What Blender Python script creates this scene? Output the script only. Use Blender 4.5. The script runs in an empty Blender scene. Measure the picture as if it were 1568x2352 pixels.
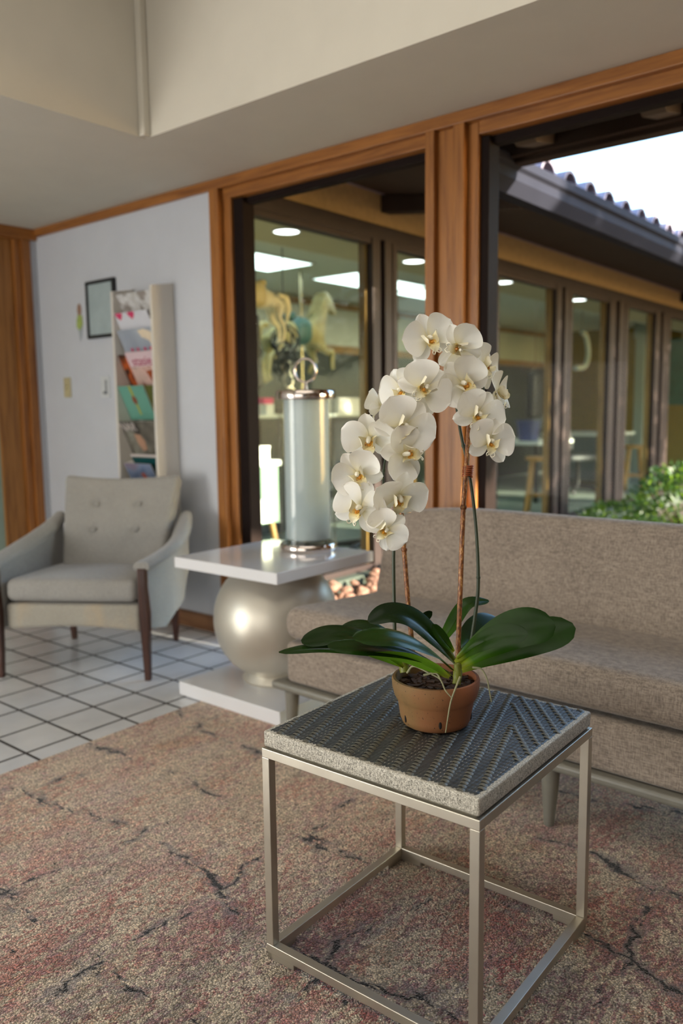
import bpy, bmesh, math, random
from mathutils import Vector, Matrix
R = math.radians
PI = math.pi
random.seed(7)
sc = bpy.context.scene
COL = sc.collection

# ------------------------------------------------------------------ camera
FPX = 1868.92
FW = Vector((-0.63041962, 0.76628778, -0.12399245))
RT = Vector((0.77314108, 0.63412114, -0.01196868))
UP = Vector((-0.06945478, 0.10340895, 0.99221098))
CAM = Vector((0.0, 0.0, 1.1679))
cd = bpy.data.cameras.new('camera')
cam = bpy.data.objects.new('camera', cd)
COL.objects.link(cam)
cam.matrix_world = Matrix(((RT.x, UP.x, -FW.x, CAM.x), (RT.y, UP.y, -FW.y, CAM.y), (RT.z, UP.z, -FW.z, CAM.z), (0, 0, 0, 1)))
cd.sensor_fit = 'VERTICAL'
cd.sensor_height = 36.0
cd.lens = 36.0 * FPX / 2352.0
cd.clip_start = 0.02
cd.dof.use_dof = True
cd.dof.focus_distance = 1.64
cd.dof.aperture_fstop = 2.4
sc.camera = cam

def at(px, py, dep):
    """a point seen at this place of the photo, at this distance in front of the camera"""
    return CAM + (FW + RT * ((px - 784) / FPX) - UP * ((py - 1176) / FPX)) * dep

# ------------------------------------------------------------------ materials
MATS = {}
def srgb(r, g, b):
    f = lambda c: (c / 255 / 12.92) if c / 255 <= 0.04045 else ((c / 255 + 0.055) / 1.055) ** 2.4
    return (f(r), f(g), f(b), 1.0)

class NT:
    def __init__(s, name):
        s.m = bpy.data.materials.new(name); s.m.use_nodes = True
        s.t = s.m.node_tree; s.t.nodes.clear()
        s.out = s.n('ShaderNodeOutputMaterial')
    def n(s, kind, **kw):
        nd = s.t.nodes.new(kind)
        for k, v in kw.items():
            if k.startswith('i_'):
                nd.inputs[k[2:].replace('_', ' ')].default_value = v
            else:
                setattr(nd, k, v)
        return nd
    def l(s, a, b): s.t.links.new(a, b)
    def bsdf(s, **kw):
        b = s.n('ShaderNodeBsdfPrincipled')
        for k, v in kw.items(): b.inputs[k].default_value = v
        s.l(b.outputs[0], s.out.inputs['Surface'])
        return b
    def coords(s, kind='Object', scale=(1, 1, 1), loc=(0, 0, 0), rot=(0, 0, 0)):
        tc = s.n('ShaderNodeTexCoord'); mp = s.n('ShaderNodeMapping')
        mp.inputs['Scale'].default_value = scale; mp.inputs['Location'].default_value = loc
        mp.inputs['Rotation'].default_value = rot
        s.l(tc.outputs[kind], mp.inputs['Vector'])
        return mp.outputs['Vector']
    def noise(s, vec, scale, detail=4, rough=0.55, dist=0.0):
        nd = s.n('ShaderNodeTexNoise'); nd.inputs['Scale'].default_value = scale
        nd.inputs['Detail'].default_value = detail; nd.inputs['Roughness'].default_value = rough
        nd.inputs['Distortion'].default_value = dist
        s.l(vec, nd.inputs['Vector'])
        return nd.outputs[0]
    def ramp(s, fac, stops, interp='LINEAR'):
        nd = s.n('ShaderNodeValToRGB'); cr = nd.color_ramp; cr.interpolation = interp
        while len(cr.elements) > 1: cr.elements.remove(cr.elements[-1])
        cr.elements[0].position = stops[0][0]; cr.elements[0].color = stops[0][1]
        for p, c in stops[1:]:
            e = cr.elements.new(p); e.color = c
        s.l(fac, nd.inputs[0])
        return nd.outputs[0]
    def mix(s, fac, a, b, mode='MIX'):
        nd = s.n('ShaderNodeMixRGB', blend_type=mode)
        if isinstance(fac, (int, float)): nd.inputs[0].default_value = fac
        else: s.l(fac, nd.inputs[0])
        for i, v in ((1, a), (2, b)):
            if isinstance(v, tuple): nd.inputs[i].default_value = v
            else: s.l(v, nd.inputs[i])
        return nd.outputs[0]
    def math(s, op, a, b=0.0):
        nd = s.n('ShaderNodeMath', operation=op)
        for i, v in ((0, a), (1, b)):
            if isinstance(v, (int, float)): nd.inputs[i].default_value = v
            else: s.l(v, nd.inputs[i])
        return nd.outputs[0]
    def bump(s, h, strength=0.3, dist=0.002):
        nd = s.n('ShaderNodeBump'); nd.inputs['Strength'].default_value = strength
        nd.inputs['Distance'].default_value = dist
        s.l(h, nd.inputs['Height'])
        return nd.outputs[0]

BW = lambda v: (v, v, v, 1)

def plain(name, c, rough=0.5, metal=0.0, var=0.06, nscale=6.0, bump=0.0, bscale=200.0, spec=0.5, coat=0.0):
    if name in MATS: return MATS[name]
    t = NT(name); b = t.bsdf(Roughness=rough, Metallic=metal)
    b.inputs['Specular IOR Level'].default_value = spec
    b.inputs['Coat Weight'].default_value = coat
    v = t.coords()
    n = t.noise(v, nscale, 3)
    lo = tuple(x * (1 - var) for x in c[:3]) + (1,); hi = tuple(min(1, x * (1 + var)) for x in c[:3]) + (1,)
    t.l(t.ramp(n, [(0.3, lo), (0.7, hi)]), b.inputs['Base Color'])
    if bump:
        t.l(t.bump(t.noise(v, bscale, 3), bump), b.inputs['Normal'])
    MATS[name] = t.m
    return t.m

def wood(name, c1, c2, axis='Z', rough=0.4, scale=1.0):
    if name in MATS: return MATS[name]
    t = NT(name); b = t.bsdf(Roughness=rough)
    s = {'X': (1.2, 22, 22), 'Y': (22, 1.2, 22), 'Z': (22, 22, 1.2)}[axis]
    v = t.coords(scale=tuple(x * scale for x in s))
    n = t.noise(v, 2.2, 6, 0.6, 0.6)
    t.l(t.ramp(n, [(0.3, c1), (0.55, c2), (0.75, tuple(x * 1.15 for x in c2[:3]) + (1,))]), b.inputs['Base Color'])
    t.l(t.bump(n, 0.08), b.inputs['Normal'])
    MATS[name] = t.m
    return t.m

def fabric(name, c, c2, scale=420.0, rough=0.95, contrast=1.0, stain=None):
    if name in MATS: return MATS[name]
    t = NT(name); b = t.bsdf(Roughness=rough)
    b.inputs['Specular IOR Level'].default_value = 0.15
    b.inputs['Sheen Weight'].default_value = 0.25
    v1 = t.coords(scale=(1.0, 1.0, 0.16)); v2 = t.coords(scale=(0.16, 0.16, 1.0))
    a = t.noise(v1, scale, 2, 0.6); d = t.noise(v2, scale, 2, 0.6)
    m = t.math('ADD', a, d)
    m = t.math('MULTIPLY', m, 0.5)
    big = t.noise(t.coords(), 5.0, 4)
    col = t.ramp(m, [(0.5 - 0.13 / contrast, c2), (0.5 + 0.12 / contrast, c)])
    col = t.mix(0.30, col, t.ramp(big, [(0.3, tuple(x * 0.75 for x in c[:3]) + (1,)), (0.7, tuple(min(1, x * 1.12) for x in c[:3]) + (1,))]))
    if stain:
        sm = t.ramp(t.noise(t.coords(scale=(2.2, 2.2, 0.9)), 3.1, 3), [(0.5, BW(0)), (0.72, BW(0.55))])
        col = t.mix(sm, col, stain)
    t.l(col, b.inputs['Base Color'])
    t.l(t.bump(m, 0.35, 0.0015), b.inputs['Normal'])
    MATS[name] = t.m
    return t.m

def brushed(name, c, rough=0.32):
    t = NT(name); b = t.bsdf(Roughness=rough, Metallic=1.0)
    n = t.noise(t.coords(scale=(900, 900, 900)), 1.0, 2)
    n2 = t.noise(t.coords(scale=(6, 6, 6)), 1.5, 3)
    t.l(t.ramp(n2, [(0.3, tuple(x * 0.85 for x in c[:3]) + (1,)), (0.7, c)]), b.inputs['Base Color'])
    t.l(t.ramp(n, [(0.3, BW(rough * 0.96)), (0.7, BW(rough * 1.04))]), b.inputs['Roughness'])
    MATS[name] = t.m
    return t.m

def glass(name, tint=(1, 1, 1, 1), refl=0.06, rough=0.0, g5=0.55):
    t = NT(name)
    tr = t.n('ShaderNodeBsdfTransparent'); tr.inputs[0].default_value = tint
    gl = t.n('ShaderNodeBsdfGlossy'); gl.inputs['Roughness'].default_value = rough
    lw = t.n('ShaderNodeLayerWeight'); lw.inputs['Blend'].default_value = 0.5
    # faint dust on the pane keeps it procedural
    f = t.math('ADD', t.math('MULTIPLY', t.math('POWER', lw.outputs['Facing'], 5.0), g5), t.ramp(t.noise(t.coords(), 3.0, 2), [(0.2, BW(refl * 0.85)), (0.8, BW(refl))]))
    mx = t.n('ShaderNodeMixShader')
    t.l(f, mx.inputs[0]); t.l(tr.outputs[0], mx.inputs[1]); t.l(gl.outputs[0], mx.inputs[2])
    t.l(mx.outputs[0], t.out.inputs['Surface'])
    MATS[name] = t.m
    return t.m

def emit(name, c, strength):
    t = NT(name); e = t.n('ShaderNodeEmission'); e.inputs['Strength'].default_value = strength
    n = t.noise(t.coords(), 3.0, 1)
    t.l(t.ramp(n, [(0.2, tuple(x * 0.96 for x in c[:3]) + (1,)), (0.8, c)]), e.inputs['Color'])
    t.l(e.outputs[0], t.out.inputs['Surface'])
    MATS[name] = t.m
    return t.m

# ------------------------------------------------------------------ geometry helpers
class MB:
    """collects shapes and links them as ONE mesh object"""
    def __init__(s): s.v = []; s.f = []; s.t = []; s.sm = []
    def add(s, vs, fs, smooth=False, t=None):
        o = len(s.v)
        s.v += [tuple(v) for v in vs]
        s.f += [tuple(i + o for i in f) for f in fs]
        s.sm += [smooth] * len(fs)
        s.t += (t if t else [0.0] * len(vs))
        return s
    def box(s, x0, x1, y0, y1, z0, z1, M=None):
        vs = [Vector((x, y, z)) for x in (x0, x1) for y in (y0, y1) for z in (z0, z1)]
        if M: vs = [M @ v for v in vs]
        return s.add(vs, [(0, 1, 3, 2), (4, 6, 7, 5), (0, 4, 5, 1), (2, 3, 7, 6), (0, 2, 6, 4), (1, 5, 7, 3)])
    def quad(s, a, b, c, d): return s.add([a, b, c, d], [(0, 1, 2, 3)])
    def prism(s, poly, vec, M=None):
        vec = Vector(vec); n = len(poly)
        vs = [Vector(p) for p in poly] + [Vector(p) + vec for p in poly]
        if M: vs = [M @ v for v in vs]
        return s.add(vs, [tuple(range(n - 1, -1, -1)), tuple(range(n, 2 * n))] + [(i, (i + 1) % n, (i + 1) % n + n, i + n) for i in range(n)])
    def tube(s, pts, rad, seg=8, cap=True, closed=False, squash=None):
        pts = [Vector(p) for p in pts]; n = len(pts)
        rads = rad if isinstance(rad, (list, tuple)) else [rad] * n
        vs = []; prev = None
        for i, p in enumerate(pts):
            if closed: tg = pts[(i + 1) % n] - pts[i - 1]
            else: tg = pts[min(i + 1, n - 1)] - pts[max(i - 1, 0)]
            if tg.length < 1e-9: tg = Vector((0, 0, 1))
            tg.normalize()
            if prev is None:
                a = Vector((0, 0, 1)) if abs(tg.z) < 0.9 else Vector((1, 0, 0))
                u = tg.cross(a).normalized()
            else:
                u = prev - tg * prev.dot(tg)
                if u.length < 1e-6: u = tg.orthogonal()
                u.normalize()
            prev = u; w = tg.cross(u)
            for k in range(seg):
                an = 2 * PI * k / seg
                vs.append(p + (u * math.cos(an) + w * math.sin(an)) * rads[i])
        fs = []
        m = n if closed else n - 1
        for i in range(m):
            j = (i + 1) % n
            for k in range(seg):
                fs.append((i * seg + k, i * seg + (k + 1) % seg, j * seg + (k + 1) % seg, j * seg + k))
        if cap and not closed:
            fs.append(tuple(range(seg - 1, -1, -1))); fs.append(tuple((n - 1) * seg + k for k in range(seg)))
        return s.add(vs, fs, True)
    def lathe(s, prof, c=(0, 0, 0), seg=40, cap0=False, cap1=False, M=None):
        c = Vector(c); vs = []; fs = []; n = len(prof)
        for r, z in prof:
            for k in range(seg):
                an = 2 * PI * k / seg
                v = Vector((r * math.cos(an), r * math.sin(an), z))
                vs.append((M @ v if M else v) + c)
        for i in range(n - 1):
            for k in range(seg):
                fs.append((i * seg + k, i * seg + (k + 1) % seg, (i + 1) * seg + (k + 1) % seg, (i + 1) * seg + k))
        if cap0: fs.append(tuple(range(seg - 1, -1, -1)))
        if cap1: fs.append(tuple((n - 1) * seg + k for k in range(seg)))
        return s.add(vs, fs, True)
    def ball(s, c, rx, ry=None, rz=None, seg=14, rings=9, M=None):
        ry = ry or rx; rz = rz or rx; c = Vector(c); vs = []; fs = []
        for i in range(rings + 1):
            th = PI * i / rings
            for k in range(seg):
                ph = 2 * PI * k / seg
                v = Vector((rx * math.sin(th) * math.cos(ph), ry * math.sin(th) * math.sin(ph), rz * math.cos(th)))
                vs.append((M @ v if M else v) + c)
        for i in range(rings):
            for k in range(seg):
                fs.append((i * seg + k, (i + 1) * seg + k, (i + 1) * seg + (k + 1) % seg, i * seg + (k + 1) % seg))
        return s.add(vs, fs, True)
    def rbox(s, sx, sy, sz, r, M=None, fn=None, nx=8, ny=8, nz=4):
        """soft rounded box centred on the origin; fn bends its points"""
        hx, hy, hz = sx / 2, sy / 2, sz / 2
        def sam(h, n):
            e = [-h + r * (1 - math.cos(a * PI / 8)) for a in range(0, 5)]
            mid = [-h + r + (2 * h - 2 * r) * i / n for i in range(1, n)]
            return e + mid + [-x for x in reversed(e)]
        X, Y, Z = sam(hx, nx), sam(hy, ny), sam(hz, nz)
        bmv = {}
        vs = []; fs = []
        def vid(p):
            key = tuple(round(c, 6) for c in p)
            if key not in bmv:
                v = Vector(p)
                inn = Vector((max(-hx + r, min(hx - r, v.x)), max(-hy + r, min(hy - r, v.y)), max(-hz + r, min(hz - r, v.z))))
                d = v - inn
                if d.length > 1e-9: v = inn + d.normalized() * r
                if fn: v = fn(v)
                if M: v = M @ v
                bmv[key] = len(vs); vs.append(v)
            return bmv[key]
        for A, B, mk in ((X, Y, lambda a, b, q: (a, b, hz * q)), (X, Z, lambda a, b, q: (a, hy * q, b)), (Y, Z, lambda a, b, q: (hx * q, a, b))):
            for q in (1, -1):
                for i in range(len(A) - 1):
                    for j in range(len(B) - 1):
                        ids = [vid(mk(A[i], B[j], q)), vid(mk(A[i + 1], B[j], q)), vid(mk(A[i + 1], B[j + 1], q)), vid(mk(A[i], B[j + 1], q))]
                        if len(set(ids)) >= 3:
                            u = []
                            for k in ids:
                                if k not in u: u.append(k)
                            fs.append(tuple(u))
        return s.add(vs, fs, True)
    def build(s, name, mat, parent=None, bevel=0.0, bseg=2, smooth=None, label=None, normals=True):
        me = bpy.data.meshes.new(name)
        me.from_pydata(s.v, [], s.f)
        for p, q in zip(me.polygons, s.sm): p.use_smooth = q if smooth is None else smooth
        if any(s.t):
            a = me.attributes.new('t', 'FLOAT', 'POINT')
            a.data.foreach_set('value', s.t)
        if normals:
            bm = bmesh.new(); bm.from_mesh(me); bmesh.ops.recalc_face_normals(bm, faces=bm.faces); bm.to_mesh(me); bm.free()
        me.update()
        if any(s.sm) and smooth is None: me.set_sharp_from_angle(angle=R(48))
        me.materials.append(mat)
        o = bpy.data.objects.new(name, me)
        COL.objects.link(o)
        if parent is not None: o.parent = parent
        if bevel:
            b = o.modifiers.new('bevel', 'BEVEL'); b.width = bevel; b.segments = bseg; b.limit_method = 'ANGLE'
            b.angle_limit = R(40); b.harden_normals = False
        if label: o['label'] = label
        return o

def tag(o, label, cat, group=None, kind=None):
    o['label'] = label; o['category'] = cat
    if group: o['group'] = group
    if kind: o['kind'] = kind
    return o
def thing(name, label, cat, loc=(0, 0, 0), rz=0.0, group=None):
    o = bpy.data.objects.new(name, None); COL.objects.link(o)
    o.empty_display_size = 0.1
    o.location = loc; o.rotation_euler = (0, 0, rz)
    return tag(o, label, cat, group)
def struct(o):
    o['kind'] = 'structure'
    return o
def copy_tree(o, parent=None):
    c = o.copy(); COL.objects.link(c)
    if parent is not None: c.parent = parent
    for ch in [x for x in o.children]: copy_tree(ch, c)
    return c
def letters(text, size, M, mat, name, parent, extrude=0.0006):
    cu = bpy.data.curves.new('t', 'FONT'); cu.body = text; cu.size = size; cu.extrude = extrude
    cu.align_x = 'CENTER'; cu.align_y = 'CENTER'
    to = bpy.data.objects.new('t', cu); COL.objects.link(to)
    dg = bpy.context.evaluated_depsgraph_get()
    me = bpy.data.meshes.new_from_object(to.evaluated_get(dg))
    bpy.data.objects.remove(to)
    me.transform(M); me.materials.clear(); me.materials.append(mat)
    o = bpy.data.objects.new(name, me); COL.objects.link(o); o.parent = parent
    return o
def crom(pts, n=6):
    """smooth line through the given points"""
    P = [Vector(p) for p in pts]
    P = [P[0] * 2 - P[1]] + P + [P[-1] * 2 - P[-2]]
    out = []
    for i in range(1, len(P) - 2):
        a, b, c, d = P[i - 1], P[i], P[i + 1], P[i + 2]
        for k in range(n):
            t = k / n
            out.append(0.5 * ((2 * b) + (c - a) * t + (2 * a - 5 * b + 4 * c - d) * t * t + (3 * b - a - 3 * c + d) * t ** 3))
    out.append(P[-2].copy())
    return out

# ------------------------------------------------------------------ palette
M = {}
M['wall'] = plain('white plaster', srgb(198, 202, 209), 0.75, var=0.02, bump=0.05, bscale=120)
M['ceil'] = plain('ceiling plaster', srgb(202, 196, 182), 0.85, var=0.02, bump=0.03)
M['wood'] = wood('honey fir upright', srgb(118, 70, 30), srgb(158, 102, 48), 'Z')
M['woodx'] = wood('honey fir lengthwise', srgb(118, 70, 30), srgb(158, 102, 48), 'X')
M['woody'] = wood('honey fir crosswise', srgb(118, 70, 30), srgb(158, 102, 48), 'Y')
M['bronze'] = plain('dark brown window metal', srgb(32, 24, 22), 0.6, var=0.1, spec=0.06)
M['bronze2'] = plain('brown painted wood', srgb(48, 37, 35), 0.5, var=0.12, spec=0.3)
M['tanwood'] = wood('tan inner jamb', srgb(96, 70, 36), srgb(134, 104, 58), 'Z')
M['walnut'] = wood('dark walnut', srgb(40, 22, 15), srgb(68, 38, 27), 'Z', 0.35)
M['basebd'] = wood('brown skirting', srgb(104, 70, 44), srgb(136, 96, 64), 'X')
M['chair'] = fabric('grey wool', srgb(164, 162, 157), srgb(130, 128, 124), 520)
M['chairbase'] = fabric('stained grey wool', srgb(172, 168, 156), srgb(138, 132, 122), 520, stain=srgb(186, 164, 132))
M['sofa'] = fabric('taupe tweed', srgb(166, 152, 138), srgb(92, 82, 76), 300, contrast=1.1)
M['steel'] = brushed('brushed steel', srgb(206, 199, 184), 0.43)
M['white'] = plain('white lacquer', srgb(226, 226, 228), 0.12, var=0.01, coat=0.4)
M['rackwhite'] = plain('white painted board', srgb(214, 210, 202), 0.45, var=0.02)
M['champagne'] = plain('champagne silver leaf', srgb(206, 200, 186), 0.4, metal=0.6, var=0.06, nscale=3, bump=0.02, bscale=60)
M['railgrey'] = plain('warm grey paint', srgb(122, 119, 109), 0.4, var=0.08, nscale=20)
M['glass'] = glass('clear window glass', (0.97, 0.99, 0.98, 1), 0.0015, g5=0.05)
M['glassfar'] = glass('greenish window glass', (0.955, 0.98, 0.962, 1), 0.006, g5=0.25)
M['chrome'] = plain('polished chrome', srgb(220, 208, 200), 0.08, metal=1.0, var=0.02)
M['stucco'] = plain('tan stucco', srgb(182, 152, 104), 0.9, var=0.1, nscale=30, bump=0.3, bscale=160)
M['eave'] = plain('dark stained boards', srgb(54, 40, 32), 0.8, var=0.15, spec=0.2)
M['gutter'] = plain('slate painted gutter', srgb(36, 37, 47), 0.75, var=0.08, spec=0.08)
M['rooftile'] = plain('grey violet clay tile', srgb(128, 118, 132), 0.8, var=0.25, nscale=9, bump=0.2)
M['concrete'] = plain('pale concrete', srgb(66, 74, 64), 0.85, var=0.08, bump=0.1)
M['black'] = plain('black plastic', srgb(22, 22, 24), 0.45, var=0.1)
M['dark'] = plain('dark cabinet', srgb(40, 44, 46), 0.5, var=0.15)
M['leaf'] = plain('shrub leaf', srgb(58, 98, 38), 0.5, var=0.5, nscale=9)

# tile floor
def tile_mat():
    t = NT('glazed white floor tile'); b = t.bsdf(Roughness=0.22)
    tc = t.n('ShaderNodeTexCoord'); sx = t.n('ShaderNodeSeparateXYZ'); t.l(tc.outputs['Object'], sx.inputs[0])
    P = 0.2032
    def line(o, off):
        a = t.math('ADD', o, 100 * P - off)
        a = t.math('DIVIDE', a, P)
        a = t.math('FRACT', a)
        a = t.math('SUBTRACT', a, 0.5)
        return t.math('ABSOLUTE', a)
    m = t.math('MAXIMUM', line(sx.outputs[0], -2.5702), line(sx.outputs[1], 1.9931))
    wob = t.noise(t.coords(), 26.0, 2)
    m2 = t.math('ADD', m, t.math('MULTIPLY', t.math('SUBTRACT', wob, 0.5), 0.008))
    gr = t.ramp(m2, [(0.466, BW(0)), (0.476, BW(1))])
    nz = t.noise(t.coords(), 4.0, 3)
    tl = t.ramp(nz, [(0.3, srgb(200, 202, 204)), (0.7, srgb(218, 219, 220))])
    t.l(t.mix(gr, tl, srgb(52, 47, 44)), b.inputs['Base Color'])
    t.l(t.ramp(gr, [(0, BW(0.2)), (1, BW(0.85))]), b.inputs['Roughness'])
    t.l(t.bump(t.math('SUBTRACT', 1.0, gr), 0.4, 0.002), b.inputs['Normal'])
    return t.m
M['tile'] = tile_mat()

def rug_mat():
    t = NT('distressed wool rug'); b = t.bsdf(Roughness=1.0)
    b.inputs['Specular IOR Level'].default_value = 0.1
    b.inputs['Sheen Weight'].default_value = 0.3
    v = t.coords()
    vs = t.coords(scale=(2.6, 1.0, 1.0))        # streaks run along the room's y
    big = t.noise(vs, 1.5, 4, 0.6, 0.3)
    mid = t.noise(t.coords(scale=(2.2, 1.0, 1.0), loc=(3, 7, 0)), 4.5, 6, 0.72, 0.5)
    fleck = t.noise(t.coords(scale=(1.9, 1.0, 1.0), loc=(1, 2, 3)), 38.0, 4, 0.8)
    fine = t.noise(v, 210.0, 2, 0.7)
    fine2 = t.noise(t.coords(loc=(5, 1, 2)), 120.0, 3, 0.8)
    sx = t.n('ShaderNodeSeparateXYZ'); t.l(v, sx.inputs[0])
    # the weave turns from sand far away to wine red and grey near the front corner
    g = t.math('ADD', t.math('MULTIPLY', sx.outputs[0], 0.55), t.math('MULTIPLY', sx.outputs[1], -0.42))
    g = t.math('ADD', g, 1.50)
    g = t.math('ADD', g, t.math('MULTIPLY', t.math('SUBTRACT', big, 0.5), 1.0))
    g = t.math('MINIMUM', t.math('MAXIMUM', g, 0.0), 1.0)
    mf = t.math('ADD', t.math('MULTIPLY', mid, 0.72), t.math('MULTIPLY', fleck, 0.28))
    sand = t.ramp(mf, [(0.36, srgb(146, 126, 110)), (0.48, srgb(196, 178, 154)), (0.62, srgb(184, 160, 142))])
    grey = t.ramp(mf, [(0.36, srgb(88, 82, 78)), (0.46, srgb(170, 164, 146)), (0.54, srgb(192, 186, 170)), (0.64, srgb(140, 126, 100))])
    base = t.mix(g, sand, grey)
    def patchy(loc, sc_, lo, hi, s2=0.5):
        n1 = t.noise(t.coords(scale=(2.2, 1.0, 1.0), loc=loc), sc_, 5, 0.7, 0.4)
        m_ = t.math('ADD', t.math('MULTIPLY', n1, 1 - s2), t.math('MULTIPLY', fleck, s2))
        return t.ramp(m_, [(lo, BW(0)), (hi, BW(1))])
    c = t.mix(t.math('MULTIPLY', patchy((9, 4, 1), 3.4, 0.505, 0.545), 0.6), base, t.mix(g, srgb(172, 124, 96), srgb(140, 88, 56)))
    c = t.mix(t.math('MULTIPLY', patchy((4, 14, 1), 3.0, 0.50, 0.535), t.math('ADD', 0.30, t.math('MULTIPLY', g, 0.65))), c, t.mix(g, srgb(176, 104, 98), srgb(132, 28, 48)))
    c = t.mix(t.math('MULTIPLY', patchy((7, 1, 6), 4.4, 0.515, 0.545), t.math('ADD', 0.18, t.math('MULTIPLY', g, 0.8))), c, t.mix(g, srgb(168, 92, 96), srgb(104, 16, 32)))
    c = t.mix(t.math('MULTIPLY', patchy((2, 9, 8), 3.6, 0.51, 0.55), t.math('ADD', 0.30, t.math('MULTIPLY', g, 0.45))), c, t.mix(g, srgb(150, 140, 146), srgb(70, 58, 72)))
    # black worn cracks, mostly running along x, with cool grey rubbed wool around them
    wv = t.noise(t.coords(scale=(1, 1, 1), loc=(1.7, 2.2, 0)), 1.6, 3, 0.5)
    wv2 = t.noise(t.coords(loc=(6, 2, 4)), 16.0, 4, 0.7)
    def cracks(axis, period, off, brkloc, lo):
        q = t.math('ADD', sx.outputs[axis], t.math('MULTIPLY', wv, 0.35))
        q = t.math('ADD', q, t.math('MULTIPLY', wv2, 0.10))
        q = t.math('ABSOLUTE', t.math('SUBTRACT', t.math('FRACT', t.math('DIVIDE', t.math('ADD', q, 20.0 + off), period)), 0.5))
        q = t.math('MULTIPLY', q, period)
        sc3 = (0.7, 2.0, 1) if axis == 1 else (2.0, 0.7, 1)
        bk = t.ramp(t.noise(t.coords(scale=sc3, loc=brkloc), 5.0, 5, 0.8), [(lo, BW(0)), (lo + 0.03, BW(1))])
        th = t.math('MULTIPLY', t.ramp(q, [(0.005, BW(1)), (0.008, BW(0))]), bk)
        gl = t.math('MULTIPLY', t.ramp(q, [(0.012, BW(0.6)), (0.032, BW(0))]), bk)
        return th, gl
    k1, g1 = cracks(1, 0.34, 0.13, (4, 4, 4), 0.505)
    k2, g2 = cracks(0, 0.42, 0.31, (9, 3, 2), 0.54)
    # pile
    vo = t.n('ShaderNodeTexVoronoi'); vo.inputs['Scale'].default_value = 250.0
    wob = t.n('ShaderNodeMixRGB', blend_type='ADD'); wob.inputs[0].default_value = 0.008
    nzc = t.n('ShaderNodeTexNoise'); nzc.inputs['Scale'].default_value = 60.0; t.l(v, nzc.inputs['Vector'])
    t.l(v, wob.inputs[1]); t.l(nzc.outputs['Color'], wob.inputs[2]); t.l(wob.outputs[0], vo.inputs['Vector'])
    sc_ = t.n('ShaderNodeSeparateColor'); t.l(vo.outputs['Color'], sc_.inputs[0])
    tuft = t.ramp(vo.outputs['Distance'], [(0.15, BW(1.0)), (0.5, BW(0.62)), (0.8, BW(0.28))])
    c = t.mix(1.0, c, tuft, 'MULTIPLY')
    c = t.mix(0.9, c, t.ramp(sc_.outputs[0], [(0.0, BW(0.55)), (0.5, BW(1.05)), (1.0, BW(1.7))]), 'MULTIPLY')
    c = t.mix(0.5, c, t.ramp(fine2, [(0.34, BW(0.4)), (0.5, BW(1.0)), (0.64, BW(1.6))]), 'MULTIPLY')
    pile = t.math('SUBTRACT', 1.0, vo.outputs['Distance'])
    c = t.mix(1.0, c, t.mix(g, (1.66, 1.64, 1.58, 1), (1.0, 0.97, 0.95, 1)), 'MULTIPLY')
    c = t.mix(t.math('MAXIMUM', g1, g2), c, srgb(112, 108, 110))
    sp = t.ramp(t.noise(t.coords(scale=(1, 1.5, 1), loc=(8, 8, 8)), 11.0, 5, 0.7), [(0.680, BW(0)), (0.692, BW(1))])
    c = t.mix(t.math('MAXIMUM', t.math('MAXIMUM', k1, k2), sp), c, srgb(20, 18, 20))
    t.l(c, b.inputs['Base Color'])
    t.l(t.bump(pile, 0.9, 0.004), b.inputs['Normal'])
    return t.m
M['rug'] = rug_mat()
# ------------------------------------------------------------------ the room
D = 2.843; CZ = 2.298; XC = -4.773; XR = 2.6; YF = -3.2
struct(MB().box(XC - 0.2, XR, YF, D + 0.05, -0.1, 0.0).build('floor', M['tile']))
c = MB()
WX, WY = -2.87, 2.237                         # edges of the raised well in the ceiling
c.box(XC - 0.2, XR, WY, D + 0.2, CZ, CZ + 0.05)
c.box(XC - 0.2, WX, YF, WY, CZ, CZ + 0.05)
c.box(WX - 0.05, XR, WY + 0.001, WY + 0.05, CZ + 0.02, 3.3)
c.box(WX - 0.05, WX - 0.001, YF, WY, CZ + 0.02, 3.3)
c.box(WX - 0.05, XR, YF, WY + 0.05, 3.3, 3.35)
struct(c.build('ceiling', M['ceil']))
struct(MB().box(WX, WX + 0.035, WY - 0.035, WY, CZ, 3.3).build('trim_ceiling_well_corner', M['ceil'], bevel=0.006))
struct(MB().box(XC - 0.1, -3.145, D, D + 0.2, 0, CZ).build('wall_window_side', M['wall']))
struct(MB().box(XC - 0.2, XC, -1.6, 1.55, 0, CZ).build('wall_left', M['wall']))
struct(MB().box(XC - 0.2, XC, 2.798, D + 0.2, 0, CZ - 0.066).build('wall_left_corner_strip', M['wall']))
struct(MB().box(XR, XR + 0.1, YF, D, 0, 3.3).build('wall_right', wood('brown panelled wall', srgb(66, 46, 30), srgb(96, 68, 44), 'Z')))
struct(MB().box(XC - 0.2, XR, YF - 0.1, YF, 0, 3.3).build('wall_front', M['wall']))
# header band right along the window wall and over the left door
struct(MB().box(XC, XR, D - 0.022, D + 0.12, CZ - 0.047, CZ).build('trim_1', M['woodx'], bevel=0.003))
h = MB().box(-3.145, -1.872, D + 0.012, D + 0.12, 2.205, CZ - 0.04)
h.box(-1.65, 0.45, D + 0.012, D + 0.12, 2.205, CZ - 0.04)
struct(h.build('trim_2', M['woodx'], bevel=0.003))
struct(MB().box(XC - 0.15, XC + 0.02, 1.4, D, CZ - 0.066, CZ).build('trim_3', M['woody'], bevel=0.003))
# left post of window 1 in two steps
p = MB().box(-3.147, -3.083, D - 0.022, D + 0.14, 0, CZ - 0.047)
p.box(-3.083, -3.03, D + 0.014, D + 0.14, 0, CZ - 0.047)
struct(p.build('trim_4', M['wood'], bevel=0.003))
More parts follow.
